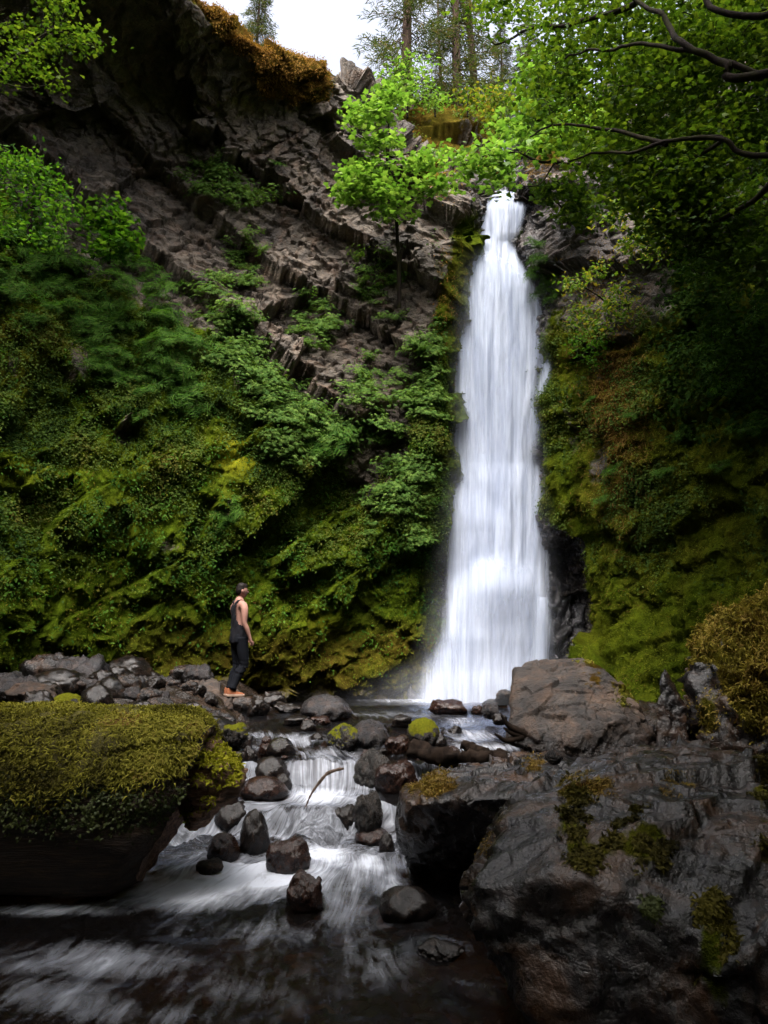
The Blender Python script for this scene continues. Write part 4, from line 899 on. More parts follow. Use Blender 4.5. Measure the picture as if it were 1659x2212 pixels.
    low = 1690+40*np.sin(vx*.012)+70*fbm(V, 1.6, 4, 97)+np.interp(vx, [0, 200, 330, 430], [20, 10, 30, 30])
    wg = sm(40, -60, vy-low)*sm(0.5, 0.1, (V[:, 1]-yc)/R*1.0-0.35)*(V[:, 0] > -4.6)*sm(cx0+.12, cx0-.02, V[:, 0])
    keep = (wg[tri].mean(1) > 0.5)
    k2 = keep.nonzero()[0]
    ids = np.unique(tri[k2]); mp = -np.ones(len(V), int); mp[ids] = np.arange(len(ids))
    cush = 0.035+0.05*fbm(V[ids], 4, 4, 98)
    bedo = mk('moss', V[ids]+Nn[ids]*cush[:, None]*np.clip(wg[ids], 0, 1)[:, None]-base, mp[tri[k2]], M_CUSH, root, attrs=dict(rnd=rng.random(len(ids))))
    pos, nr = sample(V, tri, 60000, wg**1.5*(0.35+0.65*sm(-.3, .3, fbm(V, 3, 3, 99)))+1e-9); nr = nr*s
    tufts(pos+nr*0.035-base, nr, 0.031, M_TUFT, 'moss', root, width=.11, droop=.55)
    wg2 = sm(1640, 1700, vy)*sm(1830, 1730, vy)*sm(-0.5, 0.25, fbm(V, 3.1, 4, 111))*(V[:, 1] < yc)*(V[:, 0] > -4.6)
    pos, nr = sample(V, tri, 5200, wg2+1e-9); tufts(pos+nr*s*.01-base, nr*s, 0.020, M_HERB, 'liverwort', root, width=.3, droop=.6)
log()
build_water()

# ------------------------------------------------------------------ dead wood
M_TWIG = bark_mat('dead branch', (0.03, 0.02, 0.014), (0.13, 0.09, 0.065))
M_DRIFT = bark_mat('black driftwood', (0.002, 0.0015, 0.0013), (0.020, 0.013, 0.009), scale=8)
def stick():
    P0 = [P(660, 1744, 7.55), P(672, 1716, 7.6), P(690, 1690, 7.65), P(706, 1672, 7.72), P(724, 1664, 7.8), P(742, 1660, 7.85)]
    pts = catmull(np.array(P0), 26, 0); rad = np.interp(np.linspace(0, 1, 26), [0, .6, 1], [.007, .017, .013])*(1+.15*rng.normal(size=26))
    base = pts[0].copy(); V, F = tube(pts-base, np.abs(rad), 8)
    b = [pts[9], pts[9]+np.array([.05, 0, .07])]; V2, F2 = tube(np.array(b)-base, [.008, .004], 6)
    A = Acc(); A.add(V, F); A.add(V2, F2); o = mk('branch', *A.get(), M_TWIG); o.location = base
    tag(o, 'thin crooked dead branch sticking up out of the cascade', 'branch')
    # driftwood lying across the stream
    def beam(pp, r0, label, seed):
        pts = catmull(np.array(pp), 60, 0); th = np.arange(14)*2*math.pi/14; V, F = tube(pts, np.full(60, r0), 14)
        d = np.repeat(pts, 14, 0); nn = (V-d)/r0; g = V*np.array([2, 8, 8]); a, _ = facets(V, (.3, .08, .08), seed, None, 1.2)
        V = d+nn*(r0*(1+.4*fbm(g, 1.5, 3, seed)+.45*a))[:, None]
        A = Acc(); A.add(V, F); n = len(V); A.add(np.array([pts[0], pts[-1]]), np.zeros((0, 4), int))
        base = pts[30].copy(); VV, FF = A.get()
        capA = [(j, j, (j+1) % 14, n) for j in range(14)]
        o = mk('driftwood_log', VV-base, FF, M_DRIFT); o.location = base; tag(o, label, 'driftwood')
    beam([P(885, 1622, 8.55), P(960, 1636, 8.4), P(1040, 1644, 8.25), P(1100, 1640, 8.15)], .085, 'long black splintered driftwood log jammed across the stream by the undercut boulder', 41)
    beam([P(1000, 1612, 8.9), P(1060, 1628, 8.7), P(1120, 1640, 8.5)], .05, 'short black driftwood piece behind the long splintered one', 42)
    A = Acc()
    for e in ([(1150, 1592), (1110, 1585), (1088, 1572)], [(1140, 1588), (1100, 1568), (1083, 1545)], [(1130, 1592), (1095, 1600), (1068, 1584)]):
        pts = catmull(np.array([P(a, b, 8.35) for a, b in e]), 10, 0); A.add(*tube(pts, np.linspace(.05, .012, 10), 7))
    V, F = A.get(); base = V.mean(0); o = mk('tree_root', V-base, F, M_DRIFT); o.location = base
    tag(o, 'black forked snag poking out at the left foot of the pale boulder', 'driftwood')
stick()
# ------------------------------------------------------------------ the man
def skin_mesh(joints, edges, root, sub=2):
    """joints: name -> (pos, rx, ry)"""
    names = list(joints); ix = {n: i for i, n in enumerate(names)}
    me = bpy.data.meshes.new('sk'); me.from_pydata([joints[n][0] for n in names], [(ix[a], ix[b]) for a, b in edges], [])
    o = bpy.data.objects.new('sk', me); COL.objects.link(o)
    o.modifiers.new('s', 'SKIN'); 
    if not me.skin_vertices:
        bm = bmesh.new(); bm.from_mesh(me); bm.verts.layers.skin.verify(); bm.to_mesh(me); bm.free()
    sv = me.skin_vertices[0].data
    for n in names:
        sv[ix[n]].radius = (joints[n][1], joints[n][2]); sv[ix[n]].use_root = (n == root)
    ms = o.modifiers.new('b', 'SUBSURF'); ms.levels = sub; ms.render_levels = sub
    dg = bpy.context.evaluated_depsgraph_get(); dg.update(); ev = o.evaluated_get(dg); m2 = ev.to_mesh()
    V = np.array([v.co[:] for v in m2.vertices]); F = [tuple(p.vertices) for p in m2.polygons]
    ev.to_mesh_clear(); bpy.data.objects.remove(o); bpy.data.meshes.remove(me)
    return V, F
def tri_of(F):
    out = []
    for f in F:
        for k in range(1, len(f)-1): out.append((f[0], f[k], f[k+1]))
    return out
def ring_loft(rings, n=28, power=2.0):
    """rings: (centre, half width x, half depth y, axis tilt) -> closed loft side walls"""
    V = []; th = np.arange(n)*2*math.pi/n
    for c, rx, ry in rings:
        V.append(np.stack([c[0]+rx*np.cos(th), c[1]+ry*np.sin(th), np.full(n, c[2])], 1))
    m = len(rings); F = [(i*n+j, i*n+(j+1) % n, (i+1)*n+(j+1) % n, (i+1)*n+j) for i in range(m-1) for j in range(n)]
    return np.concatenate(V), np.array(F)
def person():
    skin = plain('skin', (0.31, 0.165, 0.13), 0.55, 0.08, 20, 0.1, .003)
    top = plain('charcoal jersey', (0.009, 0.009, 0.012), 0.9, 0.35, 60, 0.4, .004); den = plain('black denim', (0.004, 0.005, 0.008), 0.85, 0.4, 60, 0.4, .004)
    hairm = plain('dark hair', (0.009, 0.006, 0.005), 0.6, 0.5, 90, 0.6, .006); shoe = plain('tan suede', (0.19, 0.066, 0.030), 0.85, 0.25, 40, 0.3, .003); sole = plain('pale rubber', (0.30, 0.21, 0.16), 0.7, 0.15)
    seam = plain('dark stitching', (0.12, 0.05, 0.03), .9); eye = plain('eye', (0.03, 0.02, 0.015), .2)
    J = {}
    def j(n, p, rx, ry=None): J[n] = (p, rx, ry or rx)
    j('pel', (0, 0, .97), .125, .10); j('waist', (0, .0, 1.10), .118, .092); j('rib', (0, .005, 1.24), .132, .10); j('chest', (0, .0, 1.37), .15, .112); j('upper', (0, -.015, 1.465), .10, .085); j('neck', (0, -.01, 1.545), .056, .060); j('skull0', (0, .012, 1.60), .058, .066)
    for s, n in ((1, 'R'), (-1, 'L')):
        j('sho'+n, (s*.165, -.01, 1.45), .068, .068); j('del'+n, (s*.208, -.012, 1.39), .066, .068)
        if s > 0:
            j('arm'+n, (.225, -.02, 1.29), .057, .060); j('elb'+n, (.238, -.028, 1.165), .041, .041); j('for'+n, (.246, .012, 1.08), .046, .044); j('wri'+n, (.252, .075, .915), .026, .030); j('palm'+n, (.253, .093, .865), .022, .038); j('palm2'+n, (.253, .102, .835), .018, .036)
        else:
            j('arm'+n, (-.23, .02, 1.29), .050, .052); j('elb'+n, (-.238, .045, 1.17), .041, .041); j('for'+n, (-.225, .11, 1.09), .042, .040); j('wri'+n, (-.19, .22, .97), .026, .030); j('palm'+n, (-.18, .25, .925), .022, .038); j('palm2'+n, (-.178, .262, .895), .018, .036)
    j('hipR', (.095, .0, .92), .095); j('thR', (.10, .03, .70), .078); j('knR', (.10, .055, .485), .056); j('caR', (.09, -.03, .36), .056); j('anR', (.085, -.135, .13), .036)
    j('hipL', (-.095, .0, .92), .095); j('thL', (-.095, .02, .70), .078); j('knL', (-.092, .035, .485), .056); j('caL', (-.088, -.02, .36), .056); j('anL', (-.085, -.10, .13), .036)
    E = [('pel', 'waist'), ('waist', 'rib'), ('rib', 'chest'), ('chest', 'upper'), ('upper', 'neck'), ('neck', 'skull0')]
    for n in 'RL':
        E += [('upper', 'sho'+n), ('sho'+n, 'del'+n), ('del'+n, 'arm'+n), ('arm'+n, 'elb'+n), ('elb'+n, 'for'+n), ('for'+n, 'wri'+n), ('wri'+n, 'palm'+n), ('palm'+n, 'palm2'+n), ('pel', 'hip'+n), ('hip'+n, 'th'+n), ('th'+n, 'kn'+n), ('kn'+n, 'ca'+n), ('ca'+n, 'an'+n)]
    V, F = skin_mesh(J, E, 'pel'); A = Acc(); A.add(V, np.array(tri_of(F)))
    # fingers, curled
    for n, s in (('R', 1), ('L', -1)):
        w = np.array(J['palm2'+n][0]); d = w-np.array(J['palm'+n][0]); d /= np.linalg.norm(d); fw = np.array([0, 1., 0]) if n == 'R' else np.array([.5, .8, .2]); fw -= fw.dot(d)*d; fw /= np.linalg.norm(fw); inn = np.cross(d, fw)*(1 if s > 0 else -1)
        inn = inn if inn[0]*s < 0 else -inn
        for k, (o, L) in enumerate(((.026, .036), (.009, .041), (-.008, .038), (-.024, .030))):
            b = w-d*.012+fw*o; c1 = b+d*L; c2 = c1+(d*.5+inn*.85)*L*.75; c3 = c2+(inn*.8-d*.5)*L*.5
            Vf, Ff = skin_mesh({'a': (tuple(b), .0095, .0095), 'b': (tuple(c1), .0090, .0090), 'c': (tuple(c2), .0082, .0082), 'd': (tuple(c3), .0070, .0070)}, [('a', 'b'), ('b', 'c'), ('c', 'd')], 'a'); A.add(Vf, np.array(tri_of(Ff)))
        pb = np.array(J['palm'+n][0])+fw*.020; c1 = pb+fw*.022+d*.014+inn*.008; c2 = c1+d*.030+inn*.010+fw*.004; c3 = c2+d*.018+inn*.008
        Vf, Ff = skin_mesh({'a': (tuple(pb), .013, .013), 'b': (tuple(c1), .0115, .0115), 'c': (tuple(c2), .0095, .0095), 'd': (tuple(c3), .008, .008)}, [('a', 'b'), ('b', 'c'), ('c', 'd')], 'a'); A.add(Vf, np.array(tri_of(Ff)))
    # head, shaped from a sphere: skull, jaw, nose, brow, lips, ears
    hv, hf = ICO[5]; h = hv.copy()
    x, y, z = h[:, 0], h[:, 1], h[:, 2]
    rx = .076; ry = .098; rz = .118
    jaw = sm(.1, -.9, z); q = np.stack([x*rx*(1-.28*jaw), y*ry*(1-.10*jaw)+.012*jaw*(y > -0.2), z*rz], 1)
    q[:, 1] += np.where(y < 0, .012*sm(-.1, -.8, z)*(-y), 0)          # nape
    f = np.clip(y, 0, 1)
    q[:, 1] += .026*np.exp(-(x/.16)**2-((z+.12)/.17)**2)*(f > .5)       # nose
    q[:, 1] += .006*np.exp(-(x/.5)**2-((z-.22)/.09)**2)*f               # brow
    q[:, 1] -= .010*(np.exp(-((np.abs(x)-.34)/.16)**2-((z-.06)/.10)**2))*f  # eye sockets
    q[:, 1] += .006*np.exp(-(x/.28)**2-((z+.45)/.06)**2)*f + .006*np.exp(-(x/.25)**2-((z+.57)/.05)**2)*f + .009*np.exp(-(x/.28)**2-((z+.85)/.14)**2)*f
    hp = np.array([0, .028, 1.69]); ang = math.radians(-12); ca, sa = math.cos(ang), math.sin(ang); Rz = np.array([[ca, -sa, 0], [sa, ca, 0], [0, 0, 1]])
    place = lambda v: np.asarray(v)@Rz.T+hp
    A.add(place(q), hf)
    ev, ef = ICO[3]
    for s in (1, -1):
        e = ev*np.array([.010, .020, .031])+np.array([s*.076, -.006, -.006]); e[:, 0] += s*.006*(ev[:, 1] < 0); A.add(place(e), ef)
    V, F = A.get()
    me = bpy.data.meshes.new('body'); me.from_pydata(V.tolist(), [], F.tolist()); o = bpy.data.objects.new('body', me); COL.objects.link(o)
    rm = o.modifiers.new('r', 'REMESH'); rm.mode = 'VOXEL'; rm.voxel_size = .0058; sm_ = o.modifiers.new('s', 'SMOOTH'); sm_.iterations = 3; sm_.factor = .4
    dg = bpy.context.evaluated_depsgraph_get(); dg.update(); m2 = bpy.data.meshes.new_from_object(o.evaluated_get(dg)); bpy.data.objects.remove(o); bpy.data.meshes.remove(me)
    m2.materials.clear(); m2.materials.append(skin); m2.polygons.foreach_set('use_smooth', np.ones(len(m2.polygons), bool))
    foot = P(512, 1503, 12.75)
    root = empty('person', foot, 'dark-haired man in black tank top, black jeans and tan shoes looking at the falls', 'person')
    root.rotation_euler = (0, 0, math.radians(-53)); root.scale = (1.0, 1.0, 1.0)
    m2.name = 'body'; b = bpy.data.objects.new('body', m2); COL.objects.link(b); b.parent = root
    # hair: cap over the skull, longer on top
    cap = z > np.interp(y, [-1, -.4, -.15, .1, .35, 1], [-.62, -.52, -.12, .16, .42, .5]) ; side = (np.abs(x) > .3) & (y > -.05) & (z < .25)
    keep = cap; fk = keep[hf].all(1); idx = np.unique(hf[fk]); mp = -np.ones(len(h), int); mp[idx] = np.arange(len(idx))
    th = .003+.016*sm(.3, .9, z)+.010*sm(.2, .8, y)*sm(.3, .8, z); hn = vnormals(q, hf); nz = fbm(h*np.array([1, 1, 1.0]), 6, 3, 7)
    qq = q+hn*(th*(1+.5*nz))[:, None]; Vh = np.concatenate([place(qq[idx]), place(q[idx]-hn[idx]*.004)]); m_ = len(idx); Fh = mp[hf[fk]]
    mk('hair', np.concatenate([Vh]), np.concatenate([Fh, Fh[:, ::-1]+m_]), hairm, root)
    # tank top: deep armholes, narrow straps
    n = 64; zs = np.concatenate([np.linspace(.86, 1.10, 14), np.linspace(1.12, 1.50, 26)]); V = []; th = np.arange(n)*2*math.pi/n
    for zz in zs:
        rx = np.interp(zz, [.86, .97, 1.1, 1.24, 1.37, 1.45, 1.50], [.168, .160, .148, .158, .176, .150, .110]); ry = np.interp(zz, [.86, .97, 1.1, 1.24, 1.37, 1.45, 1.50], [.142, .136, .122, .124, .130, .112, .085])
        fold = 1+.032*np.sin(th*5+zz*22)+.022*np.sin(th*9-zz*35)
        V.append(np.stack([rx*np.cos(th)*fold, .002-.012*sm(1.3, 1.5, zz)+ry*np.sin(th)*fold, np.full(n, zz)+.02*np.sin(th*2+1)*(zz < .9)], 1))
    V = np.array(V)
    F = []
    for i in range(len(zs)-1):
        for k in range(n):
            zz = .5*(zs[i]+zs[i+1]); t_ = (k+.5)*2*math.pi/n; ax = abs(math.cos(t_))
            lim = np.interp(zz, [1.10, 1.14, 1.22, 1.34, 1.44, 1.50], [1.2, .86, .58, .46, .50, .62])     # armhole opens upward
            if zz > 1.08 and ax > lim: continue
            if zz > 1.46 and ax < .22: continue
            F.append((i*n+k, i*n+(k+1) % n, (i+1)*n+(k+1) % n, (i+1)*n+k))
    V = V.reshape(-1, 3); A = Acc(); A.add(V, np.array(F))
    for s in (1, -1):
        for k in range(1):
            pts = np.array([[s*.070, -.092, 1.495], [s*.078, -.072, 1.525], [s*.080, -.02, 1.545], [s*.078, .035, 1.525], [s*.070, .07, 1.49]]); pts = catmull(pts, 14, 0)
            Vs = np.concatenate([pts+np.array([-.024, 0, .006]), pts+np.array([.024, 0, -.006])]); m_ = 14
            A.add(Vs, np.array([(i, i+1, m_+i+1, m_+i) for i in range(13)]))
    tt = mk('tank_top', *A.get(), top, root); so = tt.modifiers.new('t', 'SOLIDIFY'); so.thickness = .005; so.offset = 0
    # jeans
    A = Acc()
    A.add(*ring_loft([((0, 0, 1.02), .150, .118), ((0, -.004, .97), .158, .126), ((0, -.008, .91), .172, .134), ((0, -.006, .86), .178, .130), ((0, 0, .83), .172, .118)], 40))
    for n_ in 'RL':
        pts = np.array([J[k+n_][0] for k in ('hip', 'th', 'kn', 'ca', 'an')]); pts[0] += (0, 0, .02); pts[-1] += (0, .004, -.02)
        t5 = np.linspace(0, 1, 5); pts = catmull(pts, 40, 0); rad = np.interp(np.linspace(0, 1, 40), [0, .25, .5, .72, .9, 1], [.100, .090, .071, .069, .056, .058])
        Vt, Ft = tube(pts, rad, 26); d = np.repeat(pts, 26, 0); nn = Vt-d
        wr = 1+.06*np.sin(Vt[:, 2]*95+nn[:, 0]*40)*sm(.20, .12, np.abs(Vt[:, 2]-.44))+.08*np.sin(Vt[:, 2]*150+nn[:, 1]*50)*sm(.30, .15, Vt[:, 2])
        A.add(d+nn*wr[:, None], Ft)
    V, F = A.get(); V = V-np.array([0, 0, 0]); tro = mk('trousers', V, F, den, root); so = tro.modifiers.new('t', 'SOLIDIFY'); so.thickness = .006; so.offset = 0
    # shoes
    for n_, yaw in (('R', -22), ('L', -10)):
        an = np.array(J['an'+n_][0])
        so_ = []; up_ = []
        ys = np.array([-.085, -.075, -.05, 0, .06, .12, .165, .19, .20]); hw = np.array([.018, .030, .036, .036, .040, .046, .042, .028, .010]); hh = np.array([.09, .125, .135, .13, .088, .066, .056, .046, .036])
        n = 24; th = np.arange(n)*2*math.pi/n; V = []
        for yy, a_, h_ in zip(ys, hw, hh):
            V.append(np.stack([a_*np.cos(th)*(1-.35*np.clip(np.sin(th), 0, 1)*(h_ > .08)), np.full(n, yy), .03+(h_-.03)*np.clip(np.sin(th), 0, 1)-.006*np.clip(-np.sin(th), 0, 1)], 1))
        V = catmull(np.array(V), 30, 0).reshape(-1, 3); F = [(i*n+k, i*n+(k+1) % n, (i+1)*n+(k+1) % n, (i+1)*n+k) for i in range(29) for k in range(n)]
        a_ = math.radians(yaw); R2 = np.array([[math.cos(a_), -math.sin(a_), 0], [math.sin(a_), math.cos(a_), 0], [0, 0, 1]]); off = np.array([an[0], an[1], 0])
        sh = mk('shoe', V@R2.T+off, np.array(F), shoe, root)
        V = []
        for zz, k_ in ((.0, 1.04), (.012, 1.10), (.032, 1.10), (.036, 1.02)):
            yy = np.concatenate([np.interp(np.linspace(0, 1, 20), np.linspace(0, 1, 9), ys), np.interp(np.linspace(1, 0, 20), np.linspace(0, 1, 9), ys)]); xx = np.concatenate([np.interp(np.linspace(0, 1, 20), np.linspace(0, 1, 9), hw), -np.interp(np.linspace(1, 0, 20), np.linspace(0, 1, 9), hw)])*k_
            V.append(np.stack([xx, .057+(yy-.057)*(1+.05*(k_-1)*10), np.full(40, zz)], 1))
        m_ = 40; V.append(np.array([[0, .06, 0.0], [0, .06, .036]])); VV = np.concatenate(V)
        F = [(i*m_+k, i*m_+(k+1) % m_, (i+1)*m_+(k+1) % m_, (i+1)*m_+k) for i in range(3) for k in range(m_)]+[(4*m_, (k+1) % m_, k, k) for k in range(0)]
        mk('sole', VV@R2.T+off, np.array(F), sole, sh)
        A = Acc()
        for q_, zz in ((.035, .10), (.055, .088), (.075, .080)):
            A.add(*tube(np.array([[-.026, q_, zz-.014], [0, q_+.004, zz], [.026, q_, zz-.014]]), [.0035]*3, 6))
        Vl, Fl = A.get(); mk('laces', Vl@R2.T+off, Fl, seam, sh)
    for s in (1, -1):
        e = ICO[3][0]*np.array([.011, .007, .006])+np.array([s*.027, .083, .006]); mk('eye', place(e), ICO[3][1], eye, root)
    # the stone he stands on
    q, F = VAR[5]; ex = (q.max(0)-q.min(0))/2
    z = np.zeros(len(q)); zt = foot[2]
    flat = q.copy(); flat[:, 2] = np.minimum(flat[:, 2], ex[2]*.55)
    o = mk('stone', flat, F, M_DARK, None, attrs=dict(moss=z, tint=z, bright=z, wet=z+.4)); o.scale = (.36/ex[0], .30/ex[1], .26/(ex[2]))
    o.location = (foot[0]-.02, foot[1]+.04, zt-.26*.55-.002); tag(o, 'flat-topped dark stone under the feet of the man', 'stone')
person()
# ------------------------------------------------------------------ leaves, trees, ferns
def fan(outline, z=None):
    pts = [(0, .45, .0)]+[(x, y, -0.22*abs(x)-0.10*y*y) for x, y in outline]; n = len(outline)
    return np.array(pts), np.array([(0, 1+i, 1+(i+1) % n) for i in range(n)])
_half = [(.10, .10), (.42, .06), (.36, .24), (.62, .48), (.34, .50), (.26, .66), (.16, .78)]
MAPLE = fan([(0, 0)]+_half+[(0, 1.05)]+[(-x, y) for x, y in _half[::-1]])
OVATE = (np.array([[0, 0, 0], [.24, .3, -.03], [.22, .65, -.06], [0, 1, -.16], [-.22, .65, -.06], [-.24, .3, -.03], [0, .45, .03]]), np.array([(6, 0, 1), (6, 1, 2), (6, 2, 3), (6, 3, 4), (6, 4, 5), (6, 5, 0)]))
SMALL = (np.array([[0, 0, 0], [.34, .45, .04], [0, 1, -.1], [-.34, .45, .04]]), np.array([(0, 1, 2), (0, 2, 3)]))
def palmate(n=6):
    V = []; F = []
    for k in range(n):
        a = (k-(n-1)/2)*math.radians(290/n); c, s = math.cos(a), math.sin(a); L = 1-.25*abs(k-(n-1)/2)/(n/2)
        for x, y, z in ((0, .05, 0), (.15, .5, -.10), (0, 1, -.42), (-.15, .5, -.10)): V.append((x*c+y*L*s, -x*s+y*L*c, z*L+.02))
        F += [(4*k, 4*k+1, 4*k+2), (4*k, 4*k+2, 4*k+3)]
    return np.array(V), np.array(F)
PALM = palmate(6)
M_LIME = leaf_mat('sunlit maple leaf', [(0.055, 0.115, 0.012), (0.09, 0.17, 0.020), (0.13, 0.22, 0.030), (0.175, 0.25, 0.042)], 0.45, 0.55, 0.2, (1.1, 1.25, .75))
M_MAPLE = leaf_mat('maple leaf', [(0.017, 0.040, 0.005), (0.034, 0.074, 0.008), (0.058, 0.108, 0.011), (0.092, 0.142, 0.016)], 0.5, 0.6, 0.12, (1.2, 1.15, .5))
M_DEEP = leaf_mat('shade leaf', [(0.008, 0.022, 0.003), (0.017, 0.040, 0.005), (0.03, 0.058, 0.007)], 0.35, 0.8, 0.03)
M_FERN = leaf_mat('fern green', [(0.016, 0.052, 0.006), (0.032, 0.092, 0.010), (0.055, 0.13, 0.014), (0.09, 0.17, 0.022)], 0.45, 0.7, 0.08)
M_PALM = leaf_mat('broad leaf', [(0.040, 0.095, 0.016), (0.068, 0.14, 0.024), (0.10, 0.18, 0.034), (0.145, 0.23, 0.045)], 0.35, 0.7, 0.1)
M_SHRUB = leaf_mat('shrub leaf', [(0.030, 0.062, 0.008), (0.055, 0.105, 0.013), (0.09, 0.15, 0.02), (0.15, 0.17, 0.025), (0.20, 0.15, 0.03)], 0.45, 0.6, 0.15)
M_COVER = leaf_mat('wall herbs', [(0.018, 0.040, 0.006), (0.032, 0.064, 0.009), (0.055, 0.092, 0.013), (0.085, 0.125, 0.02), (0.10, 0.10, 0.015)], 0.3, 0.8, 0.1)
M_NEEDLE = leaf_mat('needles', [(0.025, 0.040, 0.014), (0.04, 0.06, 0.02), (0.065, 0.085, 0.03), (0.11, 0.075, 0.04)], 0.3, 0.6, 0.2)
M_WALLMOSS = leaf_mat('wall moss', [(0.018, 0.022, 0.003), (0.046, 0.06, 0.005), (0.088, 0.11, 0.008), (0.14, 0.155, 0.012), (0.10, 0.06, 0.014)], 0.2, 0.9, 0.05, (1.1, 1.1, .6))
M_HANG = leaf_mat('dry hanging moss', [(0.06, 0.035, 0.010), (0.13, 0.075, 0.02), (0.20, 0.12, 0.035), (0.10, 0.085, 0.012)], 0.2, 0.9, 0.05)
M_BARK = bark_mat('mossy bark', (0.004, 0.003, 0.0025), (0.018, 0.013, 0.010), 0.6)
M_BARK2 = bark_mat('conifer bark', (0.03, 0.02, 0.015), (0.11, 0.075, 0.055))
M_STEM = plain('stem', (0.05, 0.05, 0.015), .8)

def make_tree(name, label, cat, limbs, targets, leaf, per, size, tmpl, bark, twig=0.009, flat=0.55, spread=0.14, group=None, origin=None, sag=0.05, k=6):
    """limbs: [(points, r0, r1)]; a twig grows from the nearest wood to each target and carries leaves"""
    origin = np.array(limbs[0][0][0] if origin is None else origin, float)
    root = empty(name, origin, label, cat, group)
    T = Acc(); B = Acc(); nodes = []
    for i, (pts, r0, r1) in enumerate(limbs):
        n = max(10, len(pts)*7); pts = np.array(pts, float)
        if i:
            pn = np.concatenate(nodes); a_ = pn[np.argmin(((pn-pts[0])**2).sum(1))]; pts = np.concatenate([[a_], pts]) if np.linalg.norm(a_-pts[0]) > .05 else pts
        c = catmull(pts, n, 0); L = np.linalg.norm(c[-1]-c[0])
        wob = np.stack([fbm(c+13*i+77*j, 1.6, 3, 5+j) for j in range(3)], 1)*0.06*min(L, 3)*np.linspace(0, 1, n)[:, None]
        c = c+wob-wob[:1]; (T if i == 0 else B).add(*[q for q in tube(c-origin, np.linspace(r0, r1, n), 8)])
        nodes.append(c[n//5:] if i == 0 else c[2:])
    nodes = np.concatenate(nodes); targets = np.asarray(targets, float)
    d0 = np.array([np.min(((nodes-t)**2).sum(1)) for t in targets]); order = np.argsort(d0)
    LP = []; LD = []
    pool = np.zeros((len(nodes)+len(targets)*4, 3)); m = len(nodes); pool[:m] = nodes
    for t in targets[order]:
        dd = ((pool[:m]-t)**2).sum(1); a = pool[np.argmin(dd)]; dist = math.sqrt(dd.min())
        mid = (a+t)/2+np.array([0, 0, dist*sag])+rng.normal(size=3)*dist*.10
        u = np.linspace(0, 1, 6)[:, None]; c = (1-u)**2*a+2*u*(1-u)*mid+u*u*t
        B.add(*tube(c-origin, np.linspace(min(twig, .004+dist*.012), .0025, 6), 3))
        pool[m:m+4] = c[2:]; m += 4
        n = max(1, int(rng.poisson(per))); uu = rng.uniform(.35, 1.05, n)[:, None]
        LP.append((1-uu)**2*a+2*uu*(1-uu)*mid+uu*uu*t+rng.normal(size=(n, 3))*np.array([spread, spread, spread*.5])); dr = t-a; LD.append(np.tile(dr/(dist+1e-6), (n, 1))+rng.normal(size=(n, 3))*.7)
    LP = np.concatenate(LP); LD = np.concatenate(LD); LD[:, 2] -= .25
    N_ = np.array([0, 0, 1.])+rng.normal(size=LP.shape)*flat
    V, F, r = inst(tmpl[0], tmpl[1], LP-origin, frames(N_, LD), size*(.6+.65*rng.random(len(LP))))
    if len(limbs) <= 7: T.add(*B.get())
    mk('trunk', *T.get(), bark, root)
    if B.n and len(limbs) > 7: mk('branches', *B.get(), bark, root)
    mk('crown', V, F, leaf, root, smooth=False, attrs=dict(rnd=r))
    return root
def vol(n, poly, y0, y1, seed=1, clump=0.55, scale=1.3):
    """random points in a picture-shaped block of space, thinned into clumps"""
    r = np.random.default_rng(seed); poly = np.array(poly, float); out = []
    x0, ya = poly.min(0); x1, yb = poly.max(0)
    while len(out) < n:
        c = r.uniform([x0, ya], [x1, yb], (n*2, 2)); px, py = poly[:, 0], poly[:, 1]; ins = np.zeros(len(c), bool); j = len(poly)-1
        for i in range(len(poly)):
            cond = ((py[i] > c[:, 1]) != (py[j] > c[:, 1])) & (c[:, 0] < (px[j]-px[i])*(c[:, 1]-py[i])/(py[j]-py[i]+1e-9)+px[i]); ins ^= cond; j = i
        for vx, vy in c[ins]: out.append(P(vx, vy, r.uniform(y0, y1)))
        q = np.array(out)
        if clump:
            keep = fbm(q, scale, 3, 900+seed) > (clump-.55); out = list(q[keep]) if keep.sum() else out
        if len(out) > n*6: break
    q = np.array(out); return q[r.permutation(len(q))[:n]]

